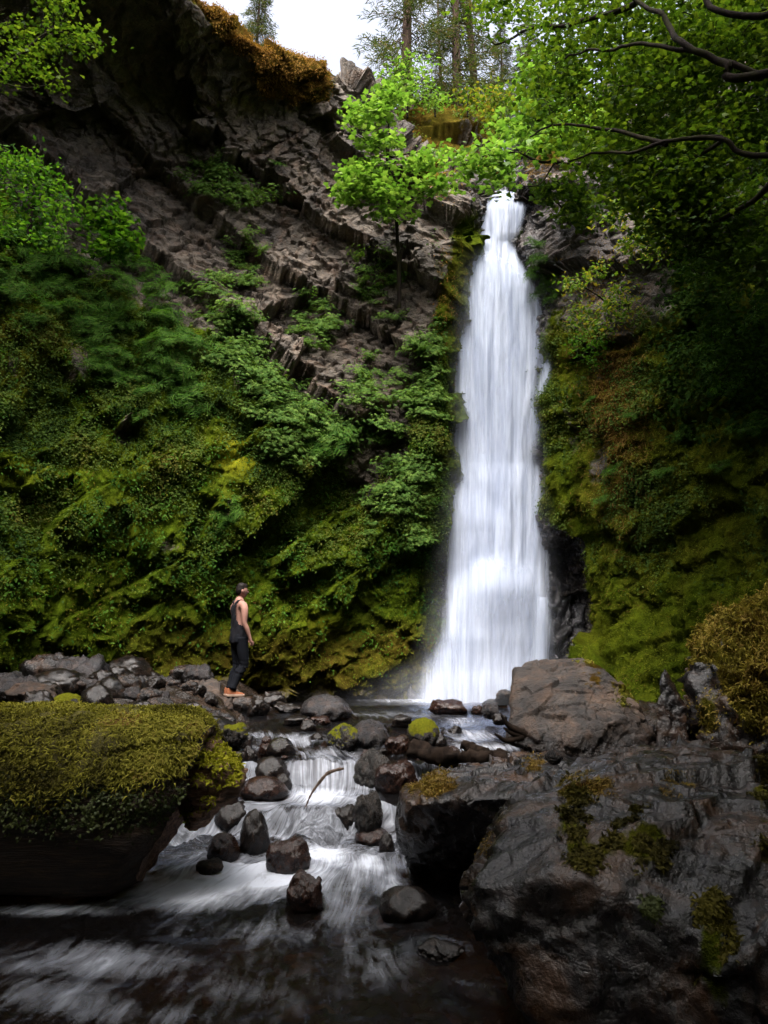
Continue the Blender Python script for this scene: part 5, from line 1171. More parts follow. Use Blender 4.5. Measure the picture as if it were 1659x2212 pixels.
def trees():
    # the big maple leaning in from the right
    tr = [W(6.6, 4.0, 2.5), W(6.3, 4.6, 5.0), W(5.6, 5.6, 7.2), W(4.9, 6.6, 8.6)]
    L = [(tr, .22, .11),
         ([W(6.1, 5.0, 6.0), P(1640, 160, 6.8), P(1560, 135, 7.0), P(1480, 95, 7.2), P(1430, 40, 7.5), P(1370, 10, 7.8), P(1280, -90, 8.4)], .055, .018),
         ([P(1640, 160, 7.0), P(1540, 118, 7.2), P(1400, 105, 7.7), P(1290, 112, 8.3), P(1190, 140, 9.0)], .042, .010),
         ([W(6.3, 4.5, 4.9), P(1700, 330, 6.9), P(1560, 300, 7.2), P(1440, 312, 7.6), P(1330, 322, 8.0), P(1250, 345, 8.4)], .042, .011),
         ([P(1440, 312, 7.6), P(1340, 285, 8.0), P(1240, 270, 8.4), P(1140, 290, 9.0)], .03, .010),
         ([P(1560, 300, 7.8), P(1480, 350, 8.4), P(1400, 380, 9.0), P(1330, 360, 9.4)], .03, .010),
         ([W(5.6, 5.6, 7.2), P(1600, 40, 7.2), P(1480, -60, 7.6), P(1330, -160, 8.2)], .045, .015),
         ([P(1370, 10, 8.2), P(1250, 40, 9.0), P(1150, 60, 9.8), P(1070, 95, 10.5)], .05, .012),
         ([P(1700, 330, 7.2), P(1640, 420, 7.6), P(1560, 470, 8.2), P(1480, 500, 8.8)], .05, .015)]
    tg = np.concatenate([vol(760, [(1170, -40), (1659, -60), (1700, 120), (1650, 330), (1500, 420), (1350, 420), (1230, 340), (1160, 280), (1150, 170), (1170, 70)], 8.2, 11.0, 1, .5),
                         vol(300, [(1250, -80), (1800, -120), (1800, 420), (1450, 420), (1300, 250)], 8.0, 10.2, 2, .6),
                         vol(34, [(1000, -60), (1180, -60), (1150, 60), (1090, 70), (1040, 20)], 9.5, 11.5, 3, .5),
                         vol(130, [(1350, 400), (1659, 380), (1750, 560), (1600, 600), (1420, 520)], 7.8, 9.5, 4, .6)])
    make_tree('maple_tree', 'large overhanging maple with dark mossy limbs, filling the upper right', 'tree', L, tg, M_MAPLE, 28, .072, MAPLE, M_BARK, spread=.2, flat=.5)
    # bright maple beside the lip of the falls
    L = [([P(1330, 440, 15.0), P(1290, 360, 14.8), P(1230, 300, 14.5), P(1160, 260, 14.2)], .07, .03), ([P(1290, 360, 14.8), P(1200, 350, 14.0), P(1110, 335, 13.6), P(1010, 345, 13.4)], .04, .010), ([P(1230, 300, 14.5), P(1170, 200, 14.4), P(1130, 150, 14.4)], .03, .01),
         ([P(1200, 350, 14.0), P(1160, 400, 13.8), P(1100, 395, 13.6)], .02, .008)]
    tg = np.concatenate([vol(150, [(1075, 280), (1150, 200), (1290, 200), (1330, 300), (1240, 335), (1200, 325), (1110, 325)], 13.4, 15.2, 5, .5), vol(36, [(985, 335), (1090, 315), (1110, 400), (1060, 405), (1010, 370)], 13.2, 13.8, 6, 0), vol(50, [(1140, 90), (1260, 130), (1260, 230), (1130, 230)], 13.8, 15, 7, 0)])
    make_tree('maple_tree', 'lime green young maple hanging over the lip of the falls', 'tree', L, tg, M_LIME, 14, .125, MAPLE, M_BARK, spread=.16, flat=.4)
    # slender maple in front of the left cliff
    L = [([P(862, 665, 15.5), P(862, 560, 15.2), P(858, 470, 15.0), P(850, 400, 14.8), P(840, 300, 14.8), P(832, 215, 14.8)], .05, .012), ([P(856, 440, 15.0), P(800, 410, 14.6), P(735, 412, 14.4)], .02, .006), ([P(856, 450, 15.0), P(900, 420, 14.7), P(960, 395, 14.5)], .02, .006), ([P(845, 340, 14.8), P(790, 300, 14.6), P(750, 270, 14.5)], .018, .005), ([P(850, 380, 14.8), P(790, 360, 14.6), P(740, 375, 14.4)], .018, .005), ([P(845, 340, 14.8), P(900, 330, 14.6), P(945, 325, 14.5)], .016, .005)]
    tg = np.concatenate([vol(34, [(735, 250), (790, 225), (860, 240), (850, 265), (750, 268)], 14.2, 15.2, 8, 0), vol(22, [(770, 300), (840, 285), (890, 300), (860, 318), (790, 318)], 14.2, 15.2, 18, 0), vol(16, [(800, 200), (860, 190), (870, 210), (820, 215)], 14.4, 15.1, 28, 0), vol(40, [(725, 378), (780, 350), (850, 345), (850, 372), (770, 392)], 14.1, 15.2, 9, 0), vol(22, [(880, 340), (960, 328), (950, 352), (885, 360)], 14.1, 15.0, 19, 0), vol(44, [(712, 415), (760, 402), (860, 405), (850, 432), (780, 430)], 14.1, 15.2, 10, 0), vol(24, [(880, 400), (975, 385), (975, 405), (900, 422)], 14.1, 15.0, 20, 0), vol(14, [(810, 452), (890, 448), (880, 465), (820, 468)], 14.4, 15.2, 11, 0)])
    make_tree('maple_tree', 'slender young maple with tiers of bright leaves growing in front of the left cliff', 'tree', L, tg, M_LIME, 12, .125, MAPLE, M_BARK, spread=.15, flat=.35)
    # small maples in the gloom, upper left
    L = [([P(-60, 230, 11.0), P(40, 120, 11.2), P(120, 60, 11.3)], .05, .014), ([P(40, 120, 11.2), P(110, 70, 11.2), P(200, 75, 11.2)], .02, .006), ([P(-20, 170, 11.1), P(50, 190, 11.1), P(110, 185, 11.1)], .02, .006)]
    tg = np.concatenate([vol(40, [(85, -30), (160, -30), (150, 60), (240, 85), (200, 100), (110, 110)], 10.8, 11.6, 12, 0), vol(46, [(-40, 50), (60, 40), (135, 130), (120, 200), (40, 190), (-40, 150)], 10.8, 11.6, 13, 0)])
    make_tree('maple_sapling', 'sparse maple sapling hanging in the gloom under the overhang, upper left', 'tree', L, tg, M_MAPLE, 15, .07, MAPLE, M_BARK, spread=.14, flat=.4)
    # sapling rising from the ferny slope on the left
    L = [([P(235, 570, 13.0), P(238, 500, 12.9), P(240, 440, 12.8)], .03, .008), ([P(236, 520, 12.9), P(200, 480, 12.8), P(185, 475, 12.7)], .012, .004), ([P(237, 510, 12.9), P(270, 490, 12.8), P(285, 500, 12.7)], .012, .004)]
    tg = vol(52, [(185, 470), (225, 430), (245, 415), (265, 450), (290, 500), (285, 560), (200, 560)], 12.5, 13.1, 14, 0)
    make_tree('maple_sapling', 'leafy maple sapling rising out of the ferny left slope', 'tree', L, tg, M_FERN, 15, .10, MAPLE, M_BARK, spread=.12, flat=.4)
    L = [([P(60, 520, 11.2), P(70, 440, 11.2), P(60, 370, 11.2)], .04, .01), ([P(68, 450, 11.2), P(110, 400, 11.2), P(130, 380, 11.2)], .015, .005), ([P(68, 450, 11.2), P(20, 400, 11.2), P(-20, 370, 11.1)], .015, .005)]
    tg = vol(95, [(-40, 340), (40, 320), (120, 370), (150, 440), (110, 520), (-40, 520)], 10.7, 11.7, 15, .3)
    make_tree('alder_bush', 'thick small-leaved bush at the top of the left slope, at the picture edge', 'bush', L, tg, M_FERN, 22, .085, OVATE, M_BARK, spread=.16, flat=.6)
    # bright shrubs on the right wall
    def bush(label, base, poly, y0, y1, n, mat, per, size, tm, seed, name='shrub', group=None):
        c = np.array(poly, float).mean(0); ym = (y0+y1)/2
        b = on_cliff(*base)[0]
        tops = [P(*(c+(np.array(poly[i], float)-c)*.6), ym) for i in range(0, len(poly), 2)]
        L = [([b, b*.5+tops[0]*.5+np.array([0, 0, .1]), tops[0]], .022, .006)]+[([b, b*.5+t_*.5+np.array([0, -.05, .1]), t_], .014, .004) for t_ in tops[1:]]
        make_tree(name, label, 'shrub', L, vol(n, poly, y0, y1, seed, .3, 2.2), mat, per, size, tm, M_BARK, spread=.10, flat=.6, group=group)
    bush('yellow-green shrub high on the right wall below the big maple', (1400, 560), [(1290, 480), (1350, 410), (1440, 420), (1480, 500), (1430, 560), (1340, 560)], 12.2, 13.6, 80, M_SHRUB, 16, .10, OVATE, 21)
    bush('loose shrub with yellowing leaves in the middle of the right wall', (1330, 680), [(1220, 600), (1290, 560), (1370, 590), (1390, 660), (1320, 720), (1240, 710)], 13.0, 14.2, 70, M_SHRUB, 13, .09, OVATE, 22)
    bush('tuft of bright leaves growing by the mossy rib right of the falls', (1270, 770), [(1225, 720), (1270, 690), (1310, 720), (1300, 790), (1240, 800)], 14.0, 14.8, 30, M_FERN, 13, .08, OVATE, 23)
    bush('dangling leafy shrub below the lime green maple', (1230, 470), [(1130, 400), (1230, 390), (1300, 430), (1270, 500), (1210, 480)], 14.2, 15.6, 70, M_MAPLE, 14, .11, MAPLE, 24)
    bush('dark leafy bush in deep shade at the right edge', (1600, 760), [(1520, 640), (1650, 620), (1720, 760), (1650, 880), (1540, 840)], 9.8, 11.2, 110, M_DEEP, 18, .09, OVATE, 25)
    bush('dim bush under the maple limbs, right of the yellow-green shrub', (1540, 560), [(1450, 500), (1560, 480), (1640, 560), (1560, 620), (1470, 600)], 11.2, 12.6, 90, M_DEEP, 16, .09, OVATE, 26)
    # leafy bushes on the knoll behind the falls
    for i, (vx, vy, w_, h_, lab) in enumerate([(830, 215, 70, 60, 'bright leafy bush at the right end of the cliff rim'), (880, 175, 45, 80, 'pale green bush round the foot of the tallest conifer'), (940, 222, 30, 30, 'small light green bush on the knoll behind the slender maple'), (1010, 222, 34, 30, 'small russet green bush on the knoll'), (1075, 240, 40, 60, 'dim green bush in the gap above the falls')]):
        poly = [(vx-w_, vy), (vx-w_*.4, vy-h_*.8), (vx+w_*.4, vy-h_*.9), (vx+w_, vy-h_*.1), (vx+w_*.5, vy+h_*.5), (vx-w_*.5, vy+h_*.5)]
        L = [([P(vx, vy+h_, 20.4), P(vx, vy+h_*.2, 20.4), P(vx+5, vy-h_*.6, 20.4)], .03, .01)]
        make_tree('bush', lab, 'bush', L, vol([40, 34, 12, 14, 34][i], poly, 19.8, 21, 31+i, .3, 1.2), [M_LIME, M_LIME, M_LIME, M_SHRUB, M_SHRUB][i], 16, .14, OVATE, M_BARK, spread=.2, flat=.6)

def conifer(H, R, seed, density=1.0, bare=0.25):
    """returns trunk (V,F), branches (V,F), needles (V,F,r) around the origin"""
    r = np.random.default_rng(seed); n = 22
    z = np.linspace(0, H, n); c = np.stack([.10*np.sin(z*.5+seed), .08*np.cos(z*.4+seed), z], 1); tv = tube(c, np.linspace(H*.012+.04, .012, n), 8)
    B = Acc(); NP = []; ND = []
    zz = H*bare
    while zz < H*.985:
        f = (zz-H*bare)/(H*(1-bare)); k = r.integers(3, 6)
        for _ in range(k):
            a = r.uniform(0, 2*math.pi); L = R*(1-f)**.75*r.uniform(.45, 1.15)+.12; c0 = np.array([np.interp(zz, z, c[:, 0]), np.interp(zz, z, c[:, 1]), zz])
            u = np.linspace(0, 1, 7)[:, None]; d = np.array([math.cos(a), math.sin(a), 0]); pts = c0+u*L*d+np.array([0, 0, 1])*(u*.22-u*u*.42)*L*r.uniform(.6, 1.4)
            B.add(*tube(pts, np.linspace(.018, .004, 7), 3))
            m = int(L*80*density); t_ = r.uniform(.15, 1, m)**.8; q = c0+t_[:, None]*L*d+np.array([0, 0, 1])*((t_*.22-t_*t_*.42)*L)[:, None]
            sd = np.cross(d, [0, 0, 1]); off = r.uniform(-1, 1, m)[:, None]*sd*(.32*L*(1-t_*.7))[:, None]
            NP.append(q+off+r.normal(size=(m, 3))*np.array([.05, .05, .05])+np.array([0, 0, -.25])*np.abs(off).sum(1)[:, None]*.5); ND.append(d*.6+off*2+np.array([0, 0, -.5])+r.normal(size=(m, 3))*.35)
        zz += H*.018*r.uniform(.7, 1.5)
    NP = np.concatenate(NP); ND = np.concatenate(ND); tm = (np.array([[-.04, 0, 0], [.04, 0, 0], [.075, .5, .05], [0, 1.1, -.1], [-.075, .5, .05]]), np.array([(0, 1, 2), (0, 2, 4), (4, 2, 3)]))
    nv = inst(tm[0], tm[1], NP, frames(np.array([0, 0, 1.])+r.normal(size=NP.shape)*.5, ND), .17*(.6+.8*r.random(len(NP))))
    return tv, B.get(), nv
def conifers():
    def place(src, loc, s, rz, label):
        c = copy_tree(src) if src.get('placed') else src
        src['placed'] = 1
        if 'placed' in c: del c['placed']
        src_flag = src
        c.location = loc; c.scale = (s, s, s); c.rotation_euler = (0, 0, rz); c['label'] = label
        return c
    kinds = []
    for i, (H, R, dn, bare) in enumerate([(13, 2.0, .7, .01), (11, 1.35, .6, .02), (9, 1.6, .9, .01)]):
        t_, b_, nd = conifer(H, R, 60+i, dn, bare); o = empty('conifer_tree', (0, 0, 0), 'x', 'tree', 'conifers above the falls')
        A = Acc(); A.add(*t_); A.add(*b_); mk('trunk', *A.get(), M_BARK2, o); mk('crown', nd[0], nd[1], M_NEEDLE, o, smooth=False, attrs=dict(rnd=nd[2])); kinds.append(o)
    used = [0, 0, 0]
    for k, vx, vy, y, s, rz, lab in [(0, 886, 215, 22, 1.0, 0, 'tallest conifer of the skyline, its trunk wrapped in pale green leaves'), (1, 992, 215, 23, 1.05, 1, 'thin-crowned conifer with a long bare trunk, right of the tallest one'), (1, 1022, 225, 25, 1.0, 2.4, 'narrow conifer close beside the thin-crowned one'),
                                     (2, 1085, 255, 28, .62, .6, 'hazy full conifer filling the gap above the falls'), (2, 1150, 260, 25, .6, 3.0, 'bushy conifer half hidden by the lime green maple'), (1, 950, 220, 28, .62, 4, 'short spindly conifer between the two tall ones'),
                                     (2, 555, 130, 16.6, .42, 1.3, 'conifer standing alone on the rim of the left cliff')]:
        src = kinds[k]; c = src if used[k] == 0 else copy_tree(src); used[k] += 1
        c.location = P(vx, vy, y)-np.array([0, 0, .9]); c.scale = (s, s, s); c.rotation_euler = (0, 0, rz); c['label'] = lab
        if vx == 555: c['group'] = 'conifers above the falls'

# ------------------------------------------------------------------ ferns and clumps on the walls
def fern_parts(nf, L, seed, droop=.8):
    r = np.random.default_rng(seed); NP = []; ND = []; NN = []; SC_ = []; S_ = Acc()
    for k in range(nf):
        a = 2*math.pi*k/nf+r.uniform(-.3, .3); d = np.array([math.cos(a), math.sin(a), 0]); l = L*r.uniform(.7, 1.1); up = r.uniform(.45, .95); n = 24
        u = np.linspace(0, 1, n); pts = u[:, None]*l*d*(1-.15*u[:, None])+np.array([0, 0, 1])*((up*u-droop*u*u)*l)[:, None]
        S_.add(*tube(pts[::4], np.linspace(.005, .0015, len(pts[::4])), 3)); tg = np.gradient(pts, axis=0); tg /= np.linalg.norm(tg, axis=1, keepdims=True); sd = np.cross(d, [0, 0, 1]); nr = np.cross(sd, tg)
        for s in (1, -1):
            m = slice(2, n); NP.append(pts[m]); ND.append(s*sd+.35*tg[m]+np.array([0, 0, -.15])); NN.append(-nr[m] if nr[n//2, 2] < 0 else nr[m]); SC_.append(l*.22*np.sin(np.clip(u[m]*1.05+.08, 0, 1)*math.pi)**.7+.012)
    NP, ND, NN, SC_ = map(np.concatenate, (NP, ND, NN, SC_)); tm = np.array([[-.04, 0, 0], [.04, 0, 0], [.05, .5, -.02], [0, 1, -.12], [-.05, .5, -.02]]); tf = np.array([(0, 1, 2), (0, 2, 4), (4, 2, 3)])
    return S_.get(), inst(tm, tf, NP, frames(NN+r.normal(size=NN.shape)*.35, ND+r.normal(size=ND.shape)*.12), SC_)
def inpoly(pts, poly):
    px, py = np.array(poly, float).T; ins = np.zeros(len(pts), bool); j = len(px)-1
    for i in range(len(px)):
        ins ^= ((py[i] > pts[:, 1]) != (py[j] > pts[:, 1])) & (pts[:, 0] < (px[j]-px[i])*(pts[:, 1]-py[i])/(py[j]-py[i]+1e-9)+px[i]); j = i
    return ins
def in_poly_pts(poly, n, seed):
    r = np.random.default_rng(seed); poly = np.array(poly, float); out = np.zeros((0, 2))
    while len(out) < n:
        c = r.uniform(poly.min(0), poly.max(0), (n*3, 2)); out = np.concatenate([out, c[inpoly(c, poly)]])
    return out[:n]
def wall_plants():
    ferns = []
    for i, (nf, L) in enumerate([(16, .56), (13, .66), (18, .46)]):
        s_, l_ = fern_parts(nf, L, 70+i); o = empty('fern', (0, 0, 0), 'x', 'fern'); mk('stems', *s_, M_STEM, o); mk('fronds', l_[0], l_[1], M_FERN, o, smooth=False, attrs=dict(rnd=l_[2])); ferns.append(o)
    cnt = [0, 0, 0]; rr = np.random.default_rng(8)
    def fern(vx, vy, s, label, group=None, out=.10):
        k = rr.integers(0, 3); o = ferns[k] if cnt[k] == 0 else copy_tree(ferns[k]); cnt[k] += 1
        p, n = on_cliff(vx, vy); ax = n*.55+np.array([0, -.25, .75]); ax /= np.linalg.norm(ax)
        o.location = p+n*out; o.rotation_mode = 'QUATERNION'; from mathutils import Quaternion
        o.rotation_quaternion = Vector(ax).to_track_quat('Z', 'Y') @ Quaternion((0, 0, 1), rr.uniform(0, 6.28)); o.scale = (s, s, s); o['label'] = label
        if group: o['group'] = group
        elif 'group' in o: del o['group']
    for vx, vy, s, lab in [(265, 780, 1.5, 'largest fern cluster hanging dark on the left slope'), (410, 850, 1.15, 'round fern above the bright yellow moss patch'), (355, 690, 1.3, 'feathery fern below the leafy sapling'), (235, 760, 1.25, 'upright fern left of the largest one'), (725, 965, 1.2, 'fern with spread fronds at the right end of the broad-leaf band'), (690, 950, 1.0, 'smaller fern beside the spread-frond one'), (500, 1110, .8, 'little fern at the mouth of the dark hollow'),
                           (600, 365, .5, 'tiny fern clinging to the bare cliff')]: fern(vx, vy, s, lab)
    for vx, vy in in_poly_pts([(0, 470), (120, 440), (300, 560), (420, 640), (480, 740), (400, 800), (250, 740), (100, 720), (0, 640)], 58, 5): fern(vx, vy, rr.uniform(.7, 1.25), 'green fern in the thick fern bank on the upper left slope', 'ferns of the upper left slope')
    for vx, vy in in_poly_pts([(200, 740), (420, 790), (460, 880), (330, 920), (220, 860)], 16, 6): fern(vx, vy, rr.uniform(.6, 1.0), 'fern on the mossy left slope below the fern bank', 'ferns of the middle left slope')
    for vx, vy in [(1150, 530), (1165, 560), (1180, 590), (1150, 585), (1172, 620), (1195, 640)]: fern(vx, vy, rr.uniform(.7, .95), 'dark fern hanging on the rock right of the upper falls', 'ferns right of the upper falls')
    for vx, vy in [(1420, 470), (1450, 450), (1400, 510)]: fern(vx, vy, 1.0, 'lit fern under the big maple on the right wall', 'ferns under the big maple')
    for vx, vy in [(1330, 1010), (1300, 1080), (1480, 940), (1560, 1000), (1440, 1020), (1280, 860), (1360, 900)]: fern(vx, vy, rr.uniform(.5, .8), 'small fern on the mossy right wall', 'ferns of the right wall')
    for vx, vy in in_poly_pts([(1520, 720), (1659, 700), (1659, 960), (1540, 900)], 12, 7): fern(vx, vy, rr.uniform(.7, 1.0), 'shaded fern at the dark right edge', 'ferns of the dark right edge')
    # broad-leaved clumps: each its own plant
    clumps = []
    for i in range(3):
        r = np.random.default_rng(80+i); n = 85; q = r.normal(size=(n, 3))*np.array([.30, .22, .13]); q[:, 2] = np.abs(q[:, 2])*.9-.12*q[:, 0]**2
        q[:, 2] += -.5*np.clip(q[:, 1], -1, 0)*0; N_ = np.array([0, 0, .9])+q*1.1+r.normal(size=(n, 3))*.25; fw = q+r.normal(size=(n, 3))*.2; fw[:, 2] -= .25
        V, F, rd = inst(PALM[0], PALM[1], q, frames(N_, fw), .092*(.7+.6*r.random(n))); A = Acc()
        for p in q[::4]: A.add(*tube(np.array([[0, 0, -.1], p*.5+np.array([0, 0, -.03]), p]), [.006, .004, .003], 3))
        o = empty('broadleaf_plant', (0, 0, 0), 'x', 'plant'); mk('stems', *A.get(), M_STEM, o); mk('leaves', V, F, M_PALM, o, smooth=False, attrs=dict(rnd=rd)); clumps.append(o)
    cc = [0, 0, 0]
    def clump(vx, vy, s, label, group):
        k = rr.integers(0, 3); o = clumps[k] if cc[k] == 0 else copy_tree(clumps[k]); cc[k] += 1
        p, n = on_cliff(vx, vy); h = math.atan2(n[1], n[0])+math.pi/2
        o.location = p+n*.06; o.rotation_euler = (math.radians(rr.uniform(8, 34)), 0, h+rr.uniform(-.4, .4)); o.scale = (s, s, s*rr.uniform(.8, 1.1)); o['label'] = label; o['group'] = group
    for poly, n, s0, s1, lab, grp in [
        ([(450, 600), (520, 640), (560, 760), (640, 840), (760, 920), (780, 960), (700, 990), (600, 900), (520, 810), (430, 720)], 62, .7, 1.1, 'light green broad-leaved plant in the diagonal band on the left wall', 'broad-leaved plants of the diagonal band'),
        ([(640, 640), (720, 640), (735, 760), (690, 790), (645, 740)], 16, .6, .95, 'broad-leaved plant in the patch on the bare brown rock', 'broad-leaved plants on the brown rock'),
        ([(730, 800), (820, 770), (880, 830), (960, 830), (950, 900), (880, 960), (840, 1000), (760, 900)], 30, .6, 1.0, 'broad-leaved plant in the leafy patch left of the falls', 'broad-leaved plants left of the falls'),
        ([(830, 1000), (920, 960), (930, 1030), (880, 1120), (820, 1110)], 20, .6, .95, 'broad-leaved plant low beside the falls', 'broad-leaved plants low beside the falls'),
        ([(890, 740), (950, 690), (955, 800), (930, 860), (880, 820)], 16, .55, .85, 'broad-leaved plant on the edge of the mossy buttress by the falls', 'broad-leaved plants of the buttress'),
        ([(400, 370), (510, 360), (590, 430), (540, 460), (430, 410)], 22, .6, .9, 'dark broad-leaved plant high on the bare left cliff', 'broad-leaved plants high on the cliff'),
        ([(480, 470), (560, 490), (600, 600), (520, 620), (490, 560)], 15, .5, .8, 'broad-leaved plant in the crevice above the diagonal band', 'broad-leaved plants in the upper crevice'),
        ([(780, 560), (880, 560), (900, 660), (830, 700), (770, 640)], 15, .5, .85, 'dark broad-leaved plant at the foot of the slender maple', 'broad-leaved plants under the slender maple'),
        ([(540, 860), (620, 900), (700, 1000), (640, 1020), (560, 960)], 16, .6, .9, 'broad-leaved plant right of the bright yellow moss', 'broad-leaved plants by the yellow moss'),
        ([(790, 1040), (900, 1000), (930, 1180), (850, 1200), (780, 1130)], 14, .5, .8, 'broad-leaved plant over the hollow beside the falls', 'broad-leaved plants over the hollow')]:
        for vx, vy in in_poly_pts(poly, int(n*1.5), int(poly[0][0])): clump(vx+rr.normal()*9, vy+rr.normal()*9, rr.uniform(s0, s1)*.72, lab, grp)
    # ground cover too many to count
    def cover(name, c, wfun, n, tm, size, mat, seed, label, off=.03, up=.6, orient='up'):
        w_ = wfun(c['vx'], c['vy'], c['p'], c['moss'], c['n']); w_ = np.clip(w_, 0, None)*(c['vx'] > -120)*(c['vx'] < 1780)*(c['vy'] > -60)*(c['vy'] < 1560)
        # thin by distance so nearer ground, which has more mesh per picture, is not starved
        r = np.random.default_rng(seed); k = r.choice(len(w_), n, p=w_/w_.sum()); p = c['p'][k]+r.normal(size=(n, 3))*.03+c['n'][k]*(off*r.random(n))[:, None]
        N_ = c['n'][k]*.6+np.array([0, -.15, up])+r.normal(size=(n, 3))*.4; fw = r.normal(size=(n, 3))*.6+np.array([0, -.3, -.7])
        rd0 = np.clip(.5+.8*fbm(p, 1.6, 4, 72)+.55*(r.random(n)-.5), 0, 1); V, F, rd = inst(tm[0], tm[1], p, frames(N_, fw), size*(.5+.9*r.random(n)), rd0); tag(mk(name, V, F, mat, smooth=False, attrs=dict(rnd=rd)), label, None, None, 'stuff')
    TU = (np.array([[-.16, 0, 0], [.16, 0, 0], [.12, .6, .30], [0, 1.1, .22], [-.12, .6, .30]]), np.array([(0, 1, 2), (0, 2, 4), (4, 2, 3)]))
    L_, R_ = CLIFFS[0], CLIFFS[1]
    slope = lambda vx, vy: sm(0, 90, vy-np.interp(vx, [0, 130, 300, 480, 700, 900], [430, 480, 600, 700, 830, 760]))
    wl = lambda vx, vy, p, m, n: m*slope(vx, vy)*sm(1330, 1000, vy)*(vx < 960)*sm(-.35, .35, fbm(p, 1.3, 4, 601)+.25*sm(1150, 800, vy))*(.4+n[:, 2].clip(0, 1))
    cover('ground_cover', L_, wl, 78000, SMALL, .046, M_COVER, 1, 'low green herbs and seedlings carpeting the left wall', .10)
    cover('ground_cover', L_, lambda vx, vy, p, m, n: (vx < 960)*sm(.1, .5, m+.2*fbm(p, 2, 3, 602))*sm(430, 560, vy-0*vx)*sm(-.2, .5, fbm(p, 2.6, 3, 605))*sm(1500, 1150, vy), 12000, OVATE, .06, M_FERN, 2, 'scattered larger leaves among the herbs of the left wall', .10)
    cover('moss', L_, lambda vx, vy, p, m, n: (vx < 1000)*sm(.45, .8, m)*sm(380, 500, vy)*(.35+n[:, 2].clip(0, 1)), 70000, TU, .036, M_WALLMOSS, 3, 'yellow-green moss over the lower left wall', .0, .2)
    cover('moss', R_, lambda vx, vy, p, m, n: sm(.45, .8, m)*sm(560, 700, vy)*(.35+n[:, 2].clip(0, 1)), 60000, TU, .036, M_WALLMOSS, 4, 'olive moss over the right wall', .0, .2)
    cover('ground_cover', R_, lambda vx, vy, p, m, n: m*sm(560, 700, vy)*sm(1300, 1050, vy)*sm(0, .4, fbm(p, 1.5, 4, 603)+.12), 22000, SMALL, .05, M_COVER, 5, 'low herbs scattered over the right wall', .08)
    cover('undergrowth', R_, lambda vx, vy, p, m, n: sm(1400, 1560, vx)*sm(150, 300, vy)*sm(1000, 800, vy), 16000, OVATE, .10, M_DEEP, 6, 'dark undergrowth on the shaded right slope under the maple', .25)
    cover('hanging_moss', R_, lambda vx, vy, p, m, n: (gs(vx, vy, 1320, 820, 60, 140)+.6*gs(vx, vy, 1285, 610, 50, 50)+.5*gs(vx, vy, 1340, 1010, 50, 120)+.5*gs(vx, vy, 1180, 350, 40, 40)), 11000, (np.array([[-.05, 0, 0], [.05, 0, 0], [.03, .6, .12], [0, 1.3, 0]]), np.array([(0, 1, 2), (0, 2, 3)])), .085, M_HANG, 7, 'tan dry moss hanging from the rib of the right wall', .03, .0)
    cover('hanging_moss', L_, lambda vx, vy, p, m, n: sm(300, 180, vy)*sm(400, 460, vx)*sm(.4, .7, m)+.5*gs(vx, vy, 930, 640, 40, 120)*sm(.3, .6, m)+.6*gs(vx, vy, 930, 370, 50, 50), 16000, TU, .05, M_RIM, 8, 'rusty orange moss along the rim of the left cliff', .02, .3)
    cover('rim_grass', CLIFFS[2], lambda vx, vy, p, m, n: (vx > 820)*sm(0.1, .4, fbm(p, 1.2, 3, 604)), 5000, OVATE, .08, M_SHRUB, 9, 'russet and green undergrowth on the knoll above the falls', .15)
M_RIM = leaf_mat('rusty moss', [(0.10, 0.05, 0.012), (0.19, 0.095, 0.022), (0.27, 0.145, 0.035), (0.16, 0.11, 0.02)], 0.2, 0.9, 0.05)
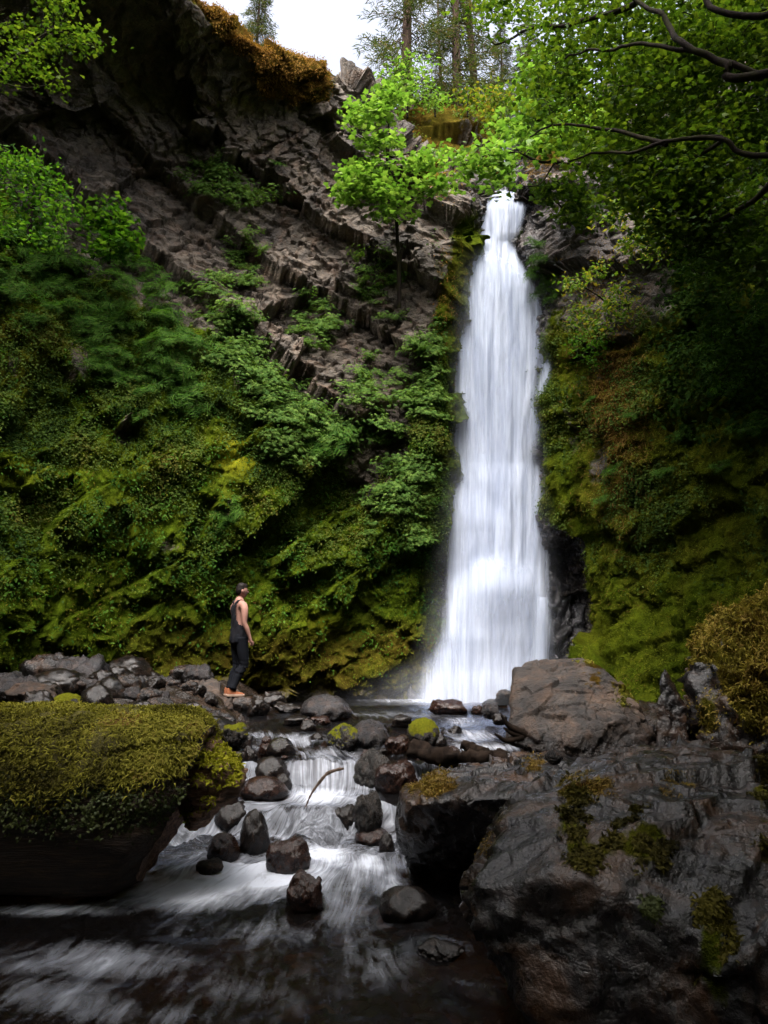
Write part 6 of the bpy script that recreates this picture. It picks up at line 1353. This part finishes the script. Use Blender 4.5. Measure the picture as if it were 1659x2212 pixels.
def shade_trees():
    # unseen maples added over and behind the camera to keep the foreground in shade
    r = np.random.default_rng(3); tg = r.normal(size=(380, 3))*np.array([2.3, 2.3, .8])+np.array([1.6, 1.2, 11.0])
    L = [([W(0, 0, -.4), W(.1, .2, 4), W(.5, .5, 8), W(1.4, 1.0, 11)], .24, .08)]+[([W(.5, .5, 8), W(.5+1.6*math.cos(a), .5+1.6*math.sin(a), 9.8), W(1.4+3.4*math.cos(a), 1+3.4*math.sin(a), 11)], .10, .02) for a in (.3, 1.6, 2.9, 4.2, 5.4)]
    o = make_tree('maple_tree', 'unseen maple added for shade on the left bank behind the viewer', 'tree', L, tg, M_MAPLE, 9, .27, MAPLE, M_BARK, spread=.4, flat=.5, group='unseen maples added for shade')
    def put(c, cx, cy, rz, s, lab):
        c.location = (cx-s*(1.6*math.cos(rz)-1.2*math.sin(rz)), cy-s*(1.6*math.sin(rz)+1.2*math.cos(rz)), 0); c.rotation_euler = (0, 0, rz); c.scale = (s, s, s); c['label'] = lab
    put(o, 4.8, .2, 2.4, 1.0, 'unseen maple added for shade on the right bank behind the viewer')
    for cx, cy, rz, s, lab in [(1.7, -.4, 4.3, 1.0, 'unseen maple added for shade over the stream behind the viewer'), (-3.4, -2.4, .6, 1.0, 'unseen maple added for shade on the left bank behind the viewer'), (1.5, -5.5, 4.0, 1.05, 'unseen maple added for shade downstream behind the viewer'), (-5.0, -6.0, .8, .95, 'unseen maple added for shade far down the left bank behind the viewer'), (-7.2, 1.8, 1.1, .9, 'unseen maple added for shade on the left bank beside the viewer, its crown out of the picture'), (6.5, -5.0, 3.0, 1.0, 'unseen maple added for shade far down the right bank behind the viewer'), (6.8, 4.6, 2.0, .9, 'unseen maple added for shade high on the right bank, its crown over the top of the picture')]:
        put(copy_tree(o), cx, cy, rz, s, lab)
trees(); conifers(); wall_plants(); shade_trees()
# ------------------------------------------------------------------ light
w = bpy.data.worlds.new('World'); SC.world = w; w.use_nodes = True
t = w.node_tree; t.nodes.clear()
out = t.nodes.new('ShaderNodeOutputWorld'); bg = t.nodes.new('ShaderNodeBackground'); sky = t.nodes.new('ShaderNodeTexSky')
sky.sky_type = 'NISHITA'; sky.sun_disc = False
SUN_EL, SUN_AZ = math.radians(66), math.radians(192)     # azimuth from +Y towards +X
sky.sun_elevation = SUN_EL; sky.sun_rotation = SUN_AZ
sky.air_density = 0.5; sky.dust_density = 8.0; sky.ozone_density = 1.0
hs = t.nodes.new('ShaderNodeHueSaturation'); hs.inputs['Saturation'].default_value = 0.54; hs.inputs['Value'].default_value = 1.35   # thin overcast
t.links.new(sky.outputs[0], hs.inputs['Color']); t.links.new(hs.outputs[0], bg.inputs[0]); bg.inputs[1].default_value = 0.15
t.links.new(bg.outputs[0], out.inputs[0])
ld = bpy.data.lights.new('sun', 'SUN'); ld.energy = 0.7; ld.angle = math.radians(40); ld.color = (1.0, 0.96, 0.88)
lo = bpy.data.objects.new('sun', ld); COL.objects.link(lo)
dirv = Vector((math.sin(SUN_AZ)*math.cos(SUN_EL), math.cos(SUN_AZ)*math.cos(SUN_EL), math.sin(SUN_EL)))
lo.rotation_euler = (-dirv).to_track_quat('-Z', 'Y').to_euler(); lo.location = (0, 10, 40)
vs = SC.view_settings
vs.view_transform = 'Standard'; vs.look = 'None'; vs.gamma = 1.0; vs.exposure = 1.9; vs.use_curve_mapping = False
SC.render.engine = 'CYCLES'
cy = SC.cycles
cy.use_denoising = True; cy.max_bounces = 8; cy.diffuse_bounces = 4; cy.glossy_bounces = 3; cy.transmission_bounces = 4; cy.transparent_max_bounces = 16
cy.use_adaptive_sampling = True; cy.adaptive_threshold = 0.02
cy.caustics_reflective = False; cy.caustics_refractive = False
